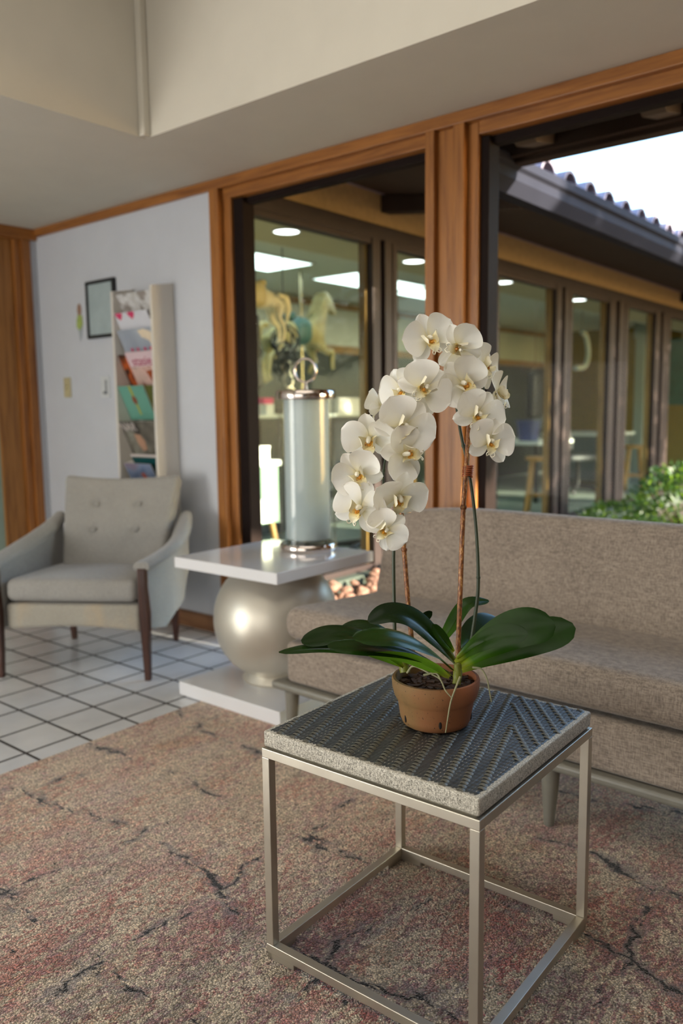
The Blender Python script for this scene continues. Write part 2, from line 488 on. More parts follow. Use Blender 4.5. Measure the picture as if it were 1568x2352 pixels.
# middle post between the windows: two raised edges, a recessed board
p = MB().box(-1.872, -1.83, D - 0.022, D + 0.14, 0, CZ - 0.047)
p.box(-1.83, -1.745, D + 0.006, D + 0.14, 0, CZ - 0.047)
p.box(-1.745, -1.695, D - 0.022, D + 0.14, 0, CZ - 0.047)
p.box(-1.695, -1.650, D + 0.012, D + 0.14, 0, CZ - 0.047)
struct(p.build('trim_5', M['wood'], bevel=0.003))
p = MB().box(0.45, 0.67, D - 0.022, D + 0.14, 0, CZ - 0.047)
struct(p.build('trim_6', M['wood'], bevel=0.003))
struct(MB().box(0.67, XR, D, D + 0.2, 0, CZ).build('wall_window_side_right', M['wall']))
struct(MB().box(-4.6, -3.147, D - 0.016, D, 0, 0.088).build('baseboard_window_side', M['basebd'], bevel=0.003))
# windows: outer metal frame, low rail and one pane each
def window(n, x0, x1, fw):
    f = MB().box(x0, x0 + fw, D + 0.03, D + 0.11, 0.02, 2.2)
    f.box(x1 - 0.03, x1, D + 0.06, D + 0.11, 0.02, 2.2)
    f.box(x0, x1, D + 0.06, D + 0.11, 2.175, 2.215)
    f.box(x0, x1, D + 0.03, D + 0.11, 0.0, 0.07)
    o = struct(f.build('window_%d' % n, M['bronze'], bevel=0.003))
    MB().box(x0 + 0.01, x1 - 0.01, D + 0.084, D + 0.088, 0.06, 2.19).build('pane', M['glass'], o)
window(1, -3.03, -1.872, 0.068)
window(2, -1.65, 0.45, 0.036)
# left door: jamb, stile and frosted pane
j = MB().box(XC - 0.14, XC + 0.012, 2.745, 2.798, 0, CZ - 0.066)
j.box(XC - 0.14, XC - 0.012, 2.70, 2.745, 0, CZ - 0.066)
struct(j.build('trim_7', M['wood'], bevel=0.003))
dr = MB().box(XC - 0.08, XC - 0.035, 2.555, 2.70, 0.0, CZ - 0.066)
dr.box(XC - 0.08, XC - 0.035, 1.72, 1.87, 0.0, CZ - 0.066)
dr.box(XC - 0.08, XC - 0.035, 1.87, 2.555, 0.0, 0.25)
dr.box(XC - 0.08, XC - 0.035, 1.87, 2.555, 2.1, CZ - 0.066)
door = struct(dr.build('door_1', wood('door wood', srgb(120, 76, 30), srgb(164, 112, 54), 'Z'), bevel=0.004))
M['frost'] = plain('pale green frosted glass', srgb(150, 172, 160), 0.35, var=0.05)
MB().box(XC - 0.062, XC - 0.052, 1.86, 2.56, 0.24, 2.11).build('pane', M['frost'], door)
struct(MB().box(XC - 0.14, XC + 0.012, 1.55, 1.72, 0, CZ - 0.066).build('trim_8', M['wood'], bevel=0.003))

# ------------------------------------------------------------------ courtyard and the wing across it
XF = -3.2
struct(MB().box(XF - 0.02, 7.5, D + 0.12, 15, -0.12, -0.02).build('courtyard_ground', plain('dark bark soil', srgb(92, 76, 62), 0.95, var=0.4, nscale=14, bump=0.6, bscale=60)))
struct(MB().box(XF - 0.05, XF + 0.10, D + 0.15, 14, -0.02, 0.135).build('trim_courtyard_kerb', M['concrete'], bevel=0.01))
# glazing of the wing: posts of stepped bars and clear panes
posts = [(2.93, 3.067), (4.192, 4.461), (5.618, 5.829), (6.871, 7.209), (8.105, 8.605), (9.45, 9.962), (11.1, 11.45), (12.6, 13.0)]
for i, (a, b) in enumerate(posts):
    w = b - a
    m = MB().box(XF - 0.02, XF + 0.03, a, a + 0.30 * w, 0.12, 2.24)
    m.box(XF - 0.02, XF + 0.005, a + 0.30 * w, a + 0.44 * w, 0.12, 2.24)
    m.box(XF - 0.02, XF + 0.04, a + 0.44 * w, a + 0.72 * w, 0.12, 2.24)
    m.box(XF - 0.02, XF + 0.005, a + 0.72 * w, a + 0.82 * w, 0.12, 2.24)
    m.box(XF - 0.02, XF + 0.03, a + 0.82 * w, b, 0.12, 2.24)
    o = struct(m.build('trim_courtyard_post', M['bronze2'], bevel=0.004))
    MB().box(XF - 0.075, XF - 0.021, a - 0.015, b - 0.05, 0.12, 2.24).build('inner_jamb', M['tanwood'], o)
for i in range(len(posts) - 1):
    a, b = posts[i][1], posts[i + 1][0]
    f = MB().box(XF - 0.03, XF + 0.02, a, b, 0.12, 0.17).box(XF - 0.03, XF + 0.02, a, b, 2.2, 2.24)
    o = struct(f.build('window_%d' % (i + 3), M['bronze2'], bevel=0.003))
    MB().box(XF - 0.012, XF - 0.008, a, b, 0.165, 2.205).build('pane', M['glassfar'], o)
struct(MB().box(XF - 0.16, XF + 0.03, 2.9, 14, 2.235, 2.325).build('trim_courtyard_header', M['bronze2'], bevel=0.004))
struct(MB().box(XF - 0.16, XF + 0.015, 2.9, 14, 2.325, 2.60).build('wall_courtyard', M['stucco']))
# its eave: sloping boards, rafters, gutter and clay tiles
XG = -2.12
def slope_z(x): return 2.52 + (x - XF) * (2.34 - 2.52) / (XG - XF)
e = MB()
e.prism([(XF - 0.1, 3.0, slope_z(XF - 0.1)), (XG, 3.0, slope_z(XG)), (XG, 3.0, slope_z(XG) + 0.04), (XF - 0.1, 3.0, slope_z(XF - 0.1) + 0.04)], (0, 11.5, 0))
struct(e.build('eave_courtyard', M['eave']))
for k in range(2):
    y = 4.3 + k * 6.0
    struct(MB().prism([(XF, y, slope_z(XF) - 0.11), (XG - 0.06, y, slope_z(XG) - 0.07), (XG - 0.06, y, slope_z(XG)), (XF, y, slope_z(XF))], (0, 0.09, 0)).build('rafter_courtyard', M['eave'], bevel=0.004))
g = MB()
prof = [(XG, 2.238), (XG + 0.075, 2.238), (XG + 0.115, 2.30), (XG + 0.115, 2.345), (XG + 0.135, 2.36), (XG + 0.135, 2.405), (XG + 0.12, 2.405), (XG + 0.11, 2.37), (XG + 0.10, 2.36), (XG + 0.095, 2.30), (XG + 0.07, 2.252), (XG + 0.012, 2.252), (XG + 0.012, 2.40), (XG, 2.40)]
g.prism([(x, 3.55, z) for x, z in prof], (0, 10.5, 0))
struct(g.build('gutter_courtyard', M['gutter'], bevel=0.003))
rf = MB()
def roof_z(x): return 2.44 + (XG - x) * 0.10
rf.prism([(XG - 0.02, 3.4, roof_z(XG) - 0.03), (-6.5, 3.4, roof_z(-6.5) - 0.03), (-6.5, 3.4, roof_z(-6.5)), (XG - 0.02, 3.4, roof_z(XG))], (0, 11, 0))
for i in range(36):
    y = 3.50 + i * 0.296
    for r in range(8):
        x0 = XG + 0.03 - r * 0.33; x1 = x0 - 0.40
        n = 9; vs = []
        for (x, rr, dz) in ((x0, 0.098, 0.02), (x1, 0.082, 0.0)):
            for q in (rr, rr - 0.016):
                for k in range(n):
                    an = PI * k / (n - 1)
                    vs.append((x, y + q * math.cos(an), roof_z(x) + dz - 0.012 + q * 0.95 * math.sin(an)))
        fs = []
        for k in range(n - 1):
            fs += [(k, k + 1, 2 * n + k + 1, 2 * n + k), (n + k, 3 * n + k, 3 * n + k + 1, n + k + 1), (k, n + k, n + k + 1, k + 1)]
        rf.add(vs, fs, True)
struct(rf.build('roof_courtyard', M['rooftile']))
# a second roof beyond, at the far end of the yard
r2 = MB()
for i in range(16):
    x = -6.6 + i * 0.29
    for r in range(4):
        y0 = 15.0 + r * 0.4
        vs = []; n = 7
        for y in (y0, y0 + 0.46):
            for k in range(n):
                an = PI * k / (n - 1)
                vs.append((x + 0.11 * math.cos(an), y, 3.75 + (y - 15.0) * 0.3 + 0.1 * math.sin(an) + (0.02 if y == y0 else 0)))
        r2.add(vs, [(k, k + 1, n + k + 1, n + k) for k in range(n - 1)], True)
r2.prism([(-6.8, 14.95, 3.70), (-6.8, 16.6, 4.195), (-6.8, 16.6, 3.4), (-6.8, 14.95, 3.4)], (4.6, 0, 0))
r2.box(-6.8, -2.2, 14.9, 14.95, 3.55, 3.74)
struct(r2.build('roof_far', M['rooftile']))
struct(MB().box(-6.8, 2.8, 15.4, 15.6, -0.1, 3.45).build('wall_far', M['stucco']))
# own eave outside the windows: boards, fascia, rafters
def own_z(y): return 2.78 + (y - D) * (2.46 - 2.78) / 0.9
e = MB().prism([(-2.2, D, own_z(D)), (-2.2, D + 0.92, own_z(D + 0.92)), (-2.2, D + 0.92, own_z(D + 0.92) + 0.04), (-2.2, D, own_z(D) + 0.04)], (6.5, 0, 0))
e.box(-2.2, 4.3, D + 0.90, D + 0.94, 2.385, 2.56)
e.box(-2.2, 4.3, D + 0.94, D + 1.02, 2.362, 2.50)
struct(e.build('eave_window_side', M['eave']))
struct(MB().box(-3.2, 4.3, D + 0.12, D + 0.16, 2.2, 2.85).build('wall_window_side_lintel', M['eave']))
for x in (-1.86, -1.285, -0.70, -0.10, 0.5, 1.1):
    struct(MB().prism([(x, D + 0.16, own_z(D + 0.16) - 0.14), (x, D + 0.72, own_z(D + 0.72) - 0.16), (x, D + 0.90, own_z(D + 0.90) - 0.06), (x, D + 0.90, own_z(D + 0.90)), (x, D + 0.16, own_z(D + 0.16))], (0.105, 0, 0)).build('rafter_window_side', plain('brown rafter', srgb(74, 58, 46), 0.7, var=0.12), bevel=0.004))
# inside the wing
M['wingfloor'] = plain('pale green grey floor', srgb(126, 136, 126), 0.3, var=0.06)
M['wingceil'] = plain('wing ceiling', srgb(224, 226, 214), 0.9, var=0.02)
M['wingsoffit'] = plain('olive soffit', srgb(206, 198, 164), 0.9, var=0.03)
M['wingwall'] = plain('wing wall', srgb(166, 174, 162), 0.85, var=0.03)
struct(MB().box(-6.6, XF - 0.02, 2.9, 14, -0.1, 0.02).build('floor_wing', M['wingfloor']))
struct(MB().box(-6.6, -4.0, 2.9, 14, 2.5, 2.55).box(-4.03, -3.98, 2.9, 14, 2.3, 2.5).build('ceiling_wing', M['wingceil']))
struct(MB().box(-3.98, XF - 0.16, 2.9, 14, 2.3, 2.36).build('ceiling_wing_soffit', M['wingsoffit']))
struct(MB().box(-6.6, -6.5, 2.9, 14, 0, 2.5).build('wall_wing_back', M['wingwall']))
struct(MB().box(-6.6, XF - 0.16, 14, 14.1, 0, 2.5).build('wall_wing_end', plain('mustard wall', srgb(136, 112, 40), 0.8, var=0.06)))
struct(MB().box(-6.6, XC + 0.1, D + 0.2, D + 0.3, 0, 2.5).build('wall_wing_near', M['wingwall']))
struct(MB().box(-6.5, -6.46, 3.2, 14, 2.40, 2.46).build('trim_wing_rail', M['tanwood']))
struct(MB().box(-6.5, -6.45, 7.3, 14, 1.86, 1.95).build('trim_wing_shelf_rail', M['tanwood']))
struct(MB().box(-6.5, -6.44, 6.3, 13.9, 0.05, 1.86).build('wall_wing_dark_panel', plain('dark teal panel', srgb(42, 50, 48), 0.5, var=0.25, nscale=2)))
# ------------------------------------------------------------------ woven side table
TX, TY, TS, TRZ = -0.9103, 1.3974, 0.5077, R(1.29)
RUGZ = 0.005
t = thing('side_table', 'square woven-top side table with a brushed steel cube frame, under the orchid', 'table', (TX, TY, RUGZ), TRZ)
FH = 0.4754 - RUGZ; h = TS / 2; bw = 0.0195
f = MB()
f.box(-h, h, -h, -h + bw, FH - bw, FH).box(-h, h, h - bw, h, FH - bw, FH)
f.box(-h, -h + bw, -h + bw, h - bw, FH - bw, FH).box(h - bw, h, -h + bw, h - bw, FH - bw, FH)
f.build('top_frame', M['steel'], t, bevel=0.0012)
f = MB(); zb = 0.014
f.box(-h, h, -h, -h + bw, zb, zb + bw).box(-h, h, h - bw, h, zb, zb + bw)
f.box(-h, -h + bw, -h + bw, h - bw, zb, zb + bw).box(h - bw, h, -h + bw, h - bw, zb, zb + bw)
f.build('bottom_frame', M['steel'], t, bevel=0.0012)
for sx in (-1, 1):
    for sy in (-1, 1):
        x0, x1 = sorted((sx * h, sx * (h - bw))); y0, y1 = sorted((sy * h, sy * (h - bw)))
        lg = MB().box(x0, x1, y0, y1, zb + bw, FH - bw).build('leg', M['steel'], t, bevel=0.0012)
        ft = MB()
        xa, xb = sorted((sx * (h - 0.002), sx * (h - 0.075))); ya, yb = sorted((sy * (h - 0.002), sy * (h - 0.075)))
        xs, xe = sorted((sx * (h - 0.002), sx * (h - bw + 0.003))); ys, ye = sorted((sy * (h - 0.002), sy * (h - bw + 0.003)))
        ft.box(xa, xb, ys, ye, 0, zb).box(xs, xe, ya, yb, 0, zb)
        ft.build('foot_plate', M['steel'], t, bevel=0.001)
# woven slab: padded core with fibre-wrapped rim, top mat of strands with crossing strands arched over it
def weave_mat(name, c0, c1, axis):
    m = NT(name); b = m.bsdf(Roughness=0.38)
    b.inputs['Specular IOR Level'].default_value = 0.6
    s = (900, 10, 300) if axis == 'Y' else (10, 900, 300)
    n = m.noise(m.coords(scale=s), 1.0, 2, 0.6)
    m.l(m.ramp(n, [(0.3, c0), (0.7, c1)]), b.inputs['Base Color'])
    m.l(m.bump(n, 0.5, 0.0012), b.inputs['Normal'])
    return m.m
def rim_mat():
    m = NT('pale woven rim fibre'); b = m.bsdf(Roughness=0.55)
    a = m.noise(m.coords(scale=(1, 1, 0.16)), 900, 2, 0.7)
    d = m.noise(m.coords(scale=(0.8, 0.8, 1.6)), 420, 2, 0.6)
    q = m.math('MULTIPLY', m.math('ADD', a, d), 0.5)
    m.l(m.ramp(q, [(0.38, srgb(84, 80, 72)), (0.48, srgb(168, 162, 148)), (0.60, srgb(228, 222, 208))]), b.inputs['Base Color'])
    m.l(m.bump(q, 0.7, 0.0015), b.inputs['Normal'])
    return m.m
hs = h - 0.003; z0 = FH + 0.0035; z1 = 0.5125 - RUGZ
core = MB().rbox(2 * hs, 2 * hs, z1 - z0, 0.0045, Matrix.Translation((0, 0, (z0 + z1) / 2)), nx=10, ny=10, nz=2)
core.box(-h + 0.012, h - 0.012, -h + 0.012, h - 0.012, FH - 0.004, z0 + 0.004)
slab = core.build('woven_slab', rim_mat(), t)
PIT = 0.0351; ROW = 0.0130
NC = 14; hw = hs - 0.0035
def phase(j, x):
    y = j * ROW
    # the diagonal of the twill turns over near the middle of the mat
    s = -0.27
    if x > -0.02 + 0.0 * y: s = -0.27
    return s * j
mat_base = MB(); nx, ny = 29 * 6, 160
def lens_h(x, j):
    return 0
vs = []; ts = []
for i in range(nx + 1):
    x = -hw + 2 * hw * i / nx
    for jj in range(ny + 1):
        y = -hw + 2 * hw * jj / ny
        edge = max(abs(x), abs(y))
        cell = 0.5 + 0.5 * math.cos(2 * PI * x / 0.00878)
        z = z1 + 0.0011 * cell ** 0.6 + 0.0004 * math.cos(2 * PI * (y + hw) / ROW)
        k = max(0.0, (edge - (hw - 0.008)) / 0.008)
        z -= 0.004 * k * k
        vs.append((x, y, z))
fs = [(i * (ny + 1) + j, (i + 1) * (ny + 1) + j, (i + 1) * (ny + 1) + j + 1, i * (ny + 1) + j + 1) for i in range(nx) for j in range(ny)]
mat_base.add(vs, fs, True)
mat_base.build('long_strands', weave_mat('dark grey strand', srgb(34, 37, 39), srgb(80, 83, 84), 'Y'), t, normals=False)
ln = MB()
rows = int(2 * hw / ROW)
for j in range(rows):
    y = -hw + (j + 0.5) * ROW
    for k in range(-14, 44):
        u = j * ROW
        # left of the turning line bands follow y, right of it they run diagonally
        xa = -hw + k * PIT - 0.30 * ROW * j * 1.0
        xb = -hw + k * PIT - 0.80 * ROW * j * 1.0 + 0.30
        for xc_, ok in ((xa, lambda x: x < 0.06 - 0.5 * (y + hw) + 0.25), (xb, lambda x: x >= 0.06 - 0.5 * (y + hw) + 0.25)):
            if not (-hw + 0.008 < xc_ < hw - 0.008) or not ok(xc_): continue
            L = 0.0098; Wd = ROW * 0.37
            vs = []
            for a in range(7):
                q = -1 + 2 * a / 6
                for c_ in range(5):
                    w_ = -1 + 2 * c_ / 4
                    zz = z1 - 0.0014 + 0.0052 * (1 - abs(q) ** 2.4) - 0.0012 * w_ * w_
                    vs.append((xc_ + q * L, y + w_ * Wd, zz))
            ln.add(vs, [(a * 5 + c_, (a + 1) * 5 + c_, (a + 1) * 5 + c_ + 1, a * 5 + c_ + 1) for a in range(6) for c_ in range(4)], True)
ln.build('cross_strands', weave_mat('olive grey strand', srgb(66, 65, 58), srgb(122, 119, 106), 'X'), t, normals=False)

# ------------------------------------------------------------------ rug
o = MB().box(-2.47, 0.75, 0.22, 2.74, 0, RUGZ).build('rug', M['rug'], bevel=0.002)
tag(o, 'worn beige, rose and grey wool rug with black cracks on the white tile floor', 'rug')

# ------------------------------------------------------------------ white pedestal table with the lamp
t = thing('end_table', 'white square lacquered end table with a silver gourd-shaped pedestal', 'table', (-2.311, 2.374, RUGZ))
q = 0.2885
MB().box(-q, q, -q, q, 0.536, 0.58).build('tabletop', M['white'], t, bevel=0.003)
MB().box(-q, q, -q, q, 0.0, 0.056).build('base_plate', M['white'], t, bevel=0.003)
prof = [(0.0, 0.056), (0.142, 0.056), (0.146, 0.066), (0.136, 0.080), (0.128, 0.092), (0.140, 0.110)]
for k in range(1, 22):
    a = -0.98 + 1.98 * k / 21.0
    prof.append((0.258 * math.sqrt(max(0.0, 1 - (a * 0.86) ** 2)) , 0.315 + 0.222 * a * 1.0))
prof.append((prof[-1][0], 0.537))
MB().lathe(prof, seg=64).build('pedestal', M['champagne'], t)

LX, LY, LZ = -2.277, 2.544, 0.585
t = thing('table_lamp', 'tall frosted glass cylinder lamp in a clear case with a ring handle', 'lamp', (LX, LY, LZ))
M['acryl'] = glass('clear thick glass', (0.95, 0.96, 0.96, 1), 0.03, g5=0.5)
M['frostlamp'] = plain('frosted blue grey glass', srgb(196, 208, 206), 0.45, var=0.03)
MB().lathe([(0.0, 0.0), (0.119, 0.0), (0.122, 0.008), (0.122, 0.022), (0.117, 0.03), (0.0, 0.03)], seg=56).build('base', M['chrome'], t)
MB().lathe([(0.120, 0.03), (0.120, 0.640), (0.113, 0.640), (0.113, 0.03)], seg=56).build('outer_case', M['acryl'], t)
MB().lathe([(0.0, 0.045), (0.086, 0.045), (0.093, 0.052), (0.093, 0.628), (0.0, 0.632)], seg=56).build('frosted_tube', M['frostlamp'], t)
MB().lathe([(0.0, 0.630), (0.121, 0.630), (0.123, 0.634), (0.123, 0.662), (0.118, 0.667), (0.0, 0.667)], seg=56).build('lid', M['chrome'], t)
k = MB().tube([(0, 0, 0.667), (0, 0, 0.705)], [0.011, 0.007], 12)
k.tube([(0.044 * math.cos(2 * PI * i / 36) * 0.773, 0.044 * math.cos(2 * PI * i / 36) * 0.634, 0.748 + 0.048 * math.sin(2 * PI * i / 36)) for i in range(36)], 0.0055, 10, closed=True)
k.build('ring_handle', M['chrome'], t)

# ------------------------------------------------------------------ sofa
SRZ = R(-1.2)
SX0, SYF = -1.965, 2.045
t = thing('sofa', 'long taupe tweed sofa with a curved back and grey splayed legs behind the woven table', 'sofa', (SX0, SYF, 0), SRZ)
SL = 2.08
def seatfn(v):
    # soft front lip and crown
    v = v.copy(); v.z += 0.010 * (1 - (2 * v.x / SL) ** 2) * (1 if v.z > 0 else 0); return v
MB().rbox(SL, 0.60, 0.115, 0.045, Matrix.Translation((SL / 2, 0.30, 0.402)) @ Matrix.Rotation(R(-3.5), 4, 'X'), seatfn, nx=16).build('seat_cushion', M['sofa'], t)
MB().rbox(SL - 0.01, 0.60, 0.150, 0.022, Matrix.Translation((SL / 2, 0.31, 0.275)), nx=10).build('seat_base', M['sofa'], t)
def backfn(v):
    v = v.copy()
    u = v.x / (SL / 2)
    tz = (v.z + 0.23) / 0.46
    e = abs(u)
    drop = 0.045 * max(0, (e - 0.55) / 0.45) ** 2 + 0.055 * max(0, (e - 0.86) / 0.14) ** 2
    v.z -= drop * tz
    v.x *= 1 - 0.02 * tz
    return v
MB().rbox(SL, 0.10, 0.47, 0.045, Matrix.Translation((SL / 2, 0.585, 0.567)) @ Matrix.Rotation(R(-11), 4, 'X'), backfn, nx=24, nz=8).build('backrest', M['sofa'], t)
rl = MB().box(-0.05, SL + 0.05, -0.012, 0.035, 0.172, 0.200)
rl.box(-0.05, SL + 0.05, 0.58, 0.62, 0.172, 0.200).box(-0.05, -0.012, 0.0, 0.6, 0.172, 0.198).box(SL + 0.012, SL + 0.05, 0.0, 0.6, 0.172, 0.198)
rl.build('frame_rail', M['railgrey'], t, bevel=0.010, bseg=3)
for lx in (0.035, 1.035, SL - 0.035):
    for ly, sp in ((0.012, -0.005), (0.60, 0.02)):
        MB().tube([(lx, ly, 0.174), (lx, ly + sp * 0.4, 0.10), (lx, ly + sp, RUGZ + 0.0015)], [0.027, 0.022, 0.0145], 16).build('leg', M['railgrey'], t)
for bx, bz in ((0.32, 0.66), (0.30, 0.56), (0.30, 0.47)):
    pass

# ------------------------------------------------------------------ armchair
CRZ = math.atan2(0.556, 0.831)
t = thing('armchair', 'grey button-back armchair with dark walnut legs by the white wall', 'armchair', (-3.316, 2.20, 0), CRZ)
def seatc(v):
    v = v.copy(); 
    if v.z > 0: v.z += 0.014 * (1 - (v.x / 0.31) ** 2) * (1 - (v.y / 0.30) ** 2)
    return v
MB().rbox(0.60, 0.56, 0.10, 0.035, Matrix.Translation((0.0, -0.035, 0.382)) @ Matrix.Rotation(R(-3), 4, 'X'), seatc, nx=10, ny=10).build('seat_cushion', M['chair'], t)
sb = MB()
def rail(v):
    v = v.copy()
    v.z += 0.020 * (1 - (v.x / 0.31) ** 2) * (1 if v.z < 0 else 0)
    return v
sb.rbox(0.615, 0.58, 0.125, 0.022, Matrix.Translation((0, -0.01, 0.272)), rail, nx=10)
sb.build('seat_base', M['chairbase'], t)
BW0, BW1 = 0.255, 0.305
Mb = Matrix.Translation((0, 0.315, 0.60)) @ Matrix.Rotation(R(-27), 4, 'X')
btn = [(-0.115, 0.105), (0.105, 0.105), (-0.115, -0.035), (0.105, -0.035)]
def backc(v):
    v = v.copy()
    tz = (v.z + 0.25) / 0.50
    v.x *= (BW0 + (BW1 - BW0) * tz) / 0.30
    v.z -= 0.016 * (1 - (v.x / 0.31) ** 2) * tz
    v.y -= 0.03 * (v.x / 0.3) ** 2 * tz
    if v.y < 0:
        v.y -= 0.012 * (1 - (v.x / 0.3) ** 2)
        for bx, bz in btn:
            d2 = (v.x - bx) ** 2 + (v.z - bz) ** 2
            v.y += 0.017 * math.exp(-d2 / 0.0007)
    return v
MB().rbox(0.60, 0.085, 0.52, 0.03, Mb, backc, nx=40, nz=36, ny=3).build('backrest', M['chair'], t)
for bx, bz in btn:
    MB().ball((0, 0, 0), 0.013, 0.008, 0.013, M=Matrix.Identity(3)).build('button', M['chair'], t).matrix_local = Mb @ Matrix.Translation((bx, -0.040 - 0.012 * (1 - (bx / 0.3) ** 2) - 0.016 + 0.017, bz - 0.016 * (1 - (bx / 0.31) ** 2) * (bz + 0.25) / 0.5))
def armm(s):
    m = MB()
    # padded arm: rises from the front post to the back, flaring outwards
    pts = [(-0.335, 0.512), (-0.20, 0.520), (-0.02, 0.535), (0.14, 0.560), (0.28, 0.600), (0.36, 0.635)]
    n = 12
    path = crom([(s * (0.335 + 0.03 * math.sin(PI * min(1, (y + 0.335) / 0.7)) ), y, z) for y, z in pts], 5)
    vs = []; fs = []
    for i, p in enumerate(path):
        u = i / (len(path) - 1)
        hw_ = 0.036 + 0.010 * math.sin(PI * u) - 0.006 * u; hh = 0.020 + 0.012 * u
        rollx = s * (0.35 * math.sin(PI * u))
        for k in range(n):
            a = 2 * PI * k / n
            cx_ = hw_ * math.copysign(abs(math.cos(a)) ** 0.7, math.cos(a)); cz_ = hh * math.copysign(abs(math.sin(a)) ** 0.7, math.sin(a))
            vs.append((p.x + cx_ * math.cos(rollx) - cz_ * math.sin(rollx), p.y, p.z + cz_ * math.cos(rollx) + cx_ * math.sin(rollx)))
    for i in range(len(path) - 1):
        for k in range(n):
            fs.append((i * n + k, i * n + (k + 1) % n, (i + 1) * n + (k + 1) % n, (i + 1) * n + k))
    fs.append(tuple(range(n))); fs.append(tuple((len(path) - 1) * n + k for k in range(n)))
    m.add(vs, fs, True)
    return m
for s in (-1, 1):
    armm(s).build('armrest', M['chair'], t)
    x = s * 0.318
    pn = MB().prism([(x, -0.30, 0.225), (x, -0.05, 0.17), (x, 0.25, 0.23), (x, 0.36, 0.42), (x, 0.36, 0.62), (x, 0.14, 0.555), (x, -0.02, 0.53), (x, -0.30, 0.515)], (s * 0.026, 0, 0))
    pn.build('side_panel', M['chair'], t, bevel=0.006)
    lg = MB()
    def taper(pts):
        vs = []
        for (px_, py_, pz_, wx, wy) in pts:
            vs += [(px_ - wx, py_ - wy, pz_), (px_ + wx, py_ - wy, pz_), (px_ + wx, py_ + wy, pz_), (px_ - wx, py_ + wy, pz_)]
        n_ = len(pts); fs_ = [(3, 2, 1, 0), tuple(4 * (n_ - 1) + k for k in range(4))]
        for i in range(n_ - 1):
            for k in range(4): fs_.append((4 * i + k, 4 * i + (k + 1) % 4, 4 * i + 4 + (k + 1) % 4, 4 * i + 4 + k))
        return vs, fs_
    lg.add(*taper([(s * 0.338, -0.312, 0.0, 0.013, 0.013), (s * 0.337, -0.312, 0.14, 0.017, 0.017), (s * 0.337, -0.318, 0.30, 0.022, 0.022), (s * 0.336, -0.328, 0.42, 0.018, 0.018), (s * 0.336, -0.328, 0.503, 0.019, 0.018)]))
    lg.build('leg', M['walnut'], t, bevel=0.004)
    lg = MB()
    lg.add(*taper([(s * 0.272, 0.315, 0.0, 0.012, 0.012), (s * 0.276, 0.300, 0.23, 0.021, 0.021)]))
    lg.build('leg', M['walnut'], t, bevel=0.004)
# ------------------------------------------------------------------ things on the white wall
fr = thing('picture_frame', 'thin black frame holding a pale sheet, on the wall behind the magazine rack', 'picture', (-4.098, D - 0.004, 1.763))
w, hh = 0.136, 0.162
m = MB().box(-w, w, -0.02, 0.004, hh - 0.018, hh).box(-w, w, -0.02, 0.004, -hh, -hh + 0.018).box(-w, -w + 0.018, -0.02, 0.004, -hh + 0.018, hh - 0.018).box(w - 0.018, w, -0.02, 0.004, -hh + 0.018, hh - 0.018)
m.build('frame', M['black'], fr, bevel=0.002)
MB().box(-w + 0.015, w - 0.015, -0.012, 0.003, -hh + 0.015, hh - 0.015).build('picture_sheet', plain('pale grey green print', srgb(168, 182, 184), 0.15, var=0.09, nscale=9), fr)
sw = thing('switch_plate', 'narrow beige switch plate beside the door', 'light switch', (-4.50, D, 1.327))
MB().box(-0.036, 0.036, -0.007, 0, -0.06, 0.06).build('plate', plain('ivory plastic', srgb(186, 176, 138), 0.4), sw, bevel=0.003)
MB().box(-0.006, 0.006, -0.016, -0.005, -0.010, 0.014).build('toggle', plain('ivory plastic', srgb(186, 176, 138), 0.4), sw, bevel=0.002)
th = thing('thermostat', 'small white wall control with a dark lever, left of the magazine rack', 'wall control', (-4.105, D, 1.32))
MB().box(-0.042, 0.042, -0.008, 0.002, -0.062, 0.062).build('plate', plain('white plastic', srgb(204, 208, 210), 0.4), th, bevel=0.003)
MB().box(0.010, 0.018, -0.014, -0.007, -0.030, 0.040).box(-0.012, 0.020, -0.016, -0.007, -0.042, -0.026).build('lever', plain('grey lever', srgb(120, 124, 128), 0.5), th, bevel=0.002)
dc = thing('wall_ornament', 'small painted paper cutout in brown, green and grey stuck on the white wall', 'wall ornament', (-4.335, D - 0.001, 1.71))
MB().lathe([(0.0, 0.004), (0.026, 0.003), (0.03, 0.0)], (0.0, -0.001, 0.068), 16, M=Matrix.Rotation(R(90), 3, 'X') @ Matrix.Diagonal((0.7, 1.25, 1))).build('brown_top', plain('brown paint', srgb(150, 116, 96), 0.6), dc, label='brown rounded top')
MB().prism([(-0.034, -0.003, -0.03), (0.0, -0.003, -0.052), (0.03, -0.003, -0.02), (0.026, -0.003, 0.03), (-0.012, -0.003, 0.05), (-0.03, -0.003, 0.01)], (0, 0.003, 0)).build('green_middle', plain('lime paint', srgb(158, 176, 96), 0.6, var=0.2, nscale=30), dc, label='lime green middle')
MB().prism([(-0.028, -0.002, -0.032), (0.028, -0.002, -0.025), (0.014, -0.002, -0.085), (0.0, -0.002, -0.115)], (0, 0.002, 0)).build('grey_tail', plain('pale grey paint', srgb(164, 172, 178), 0.6), dc, label='pale grey tail')

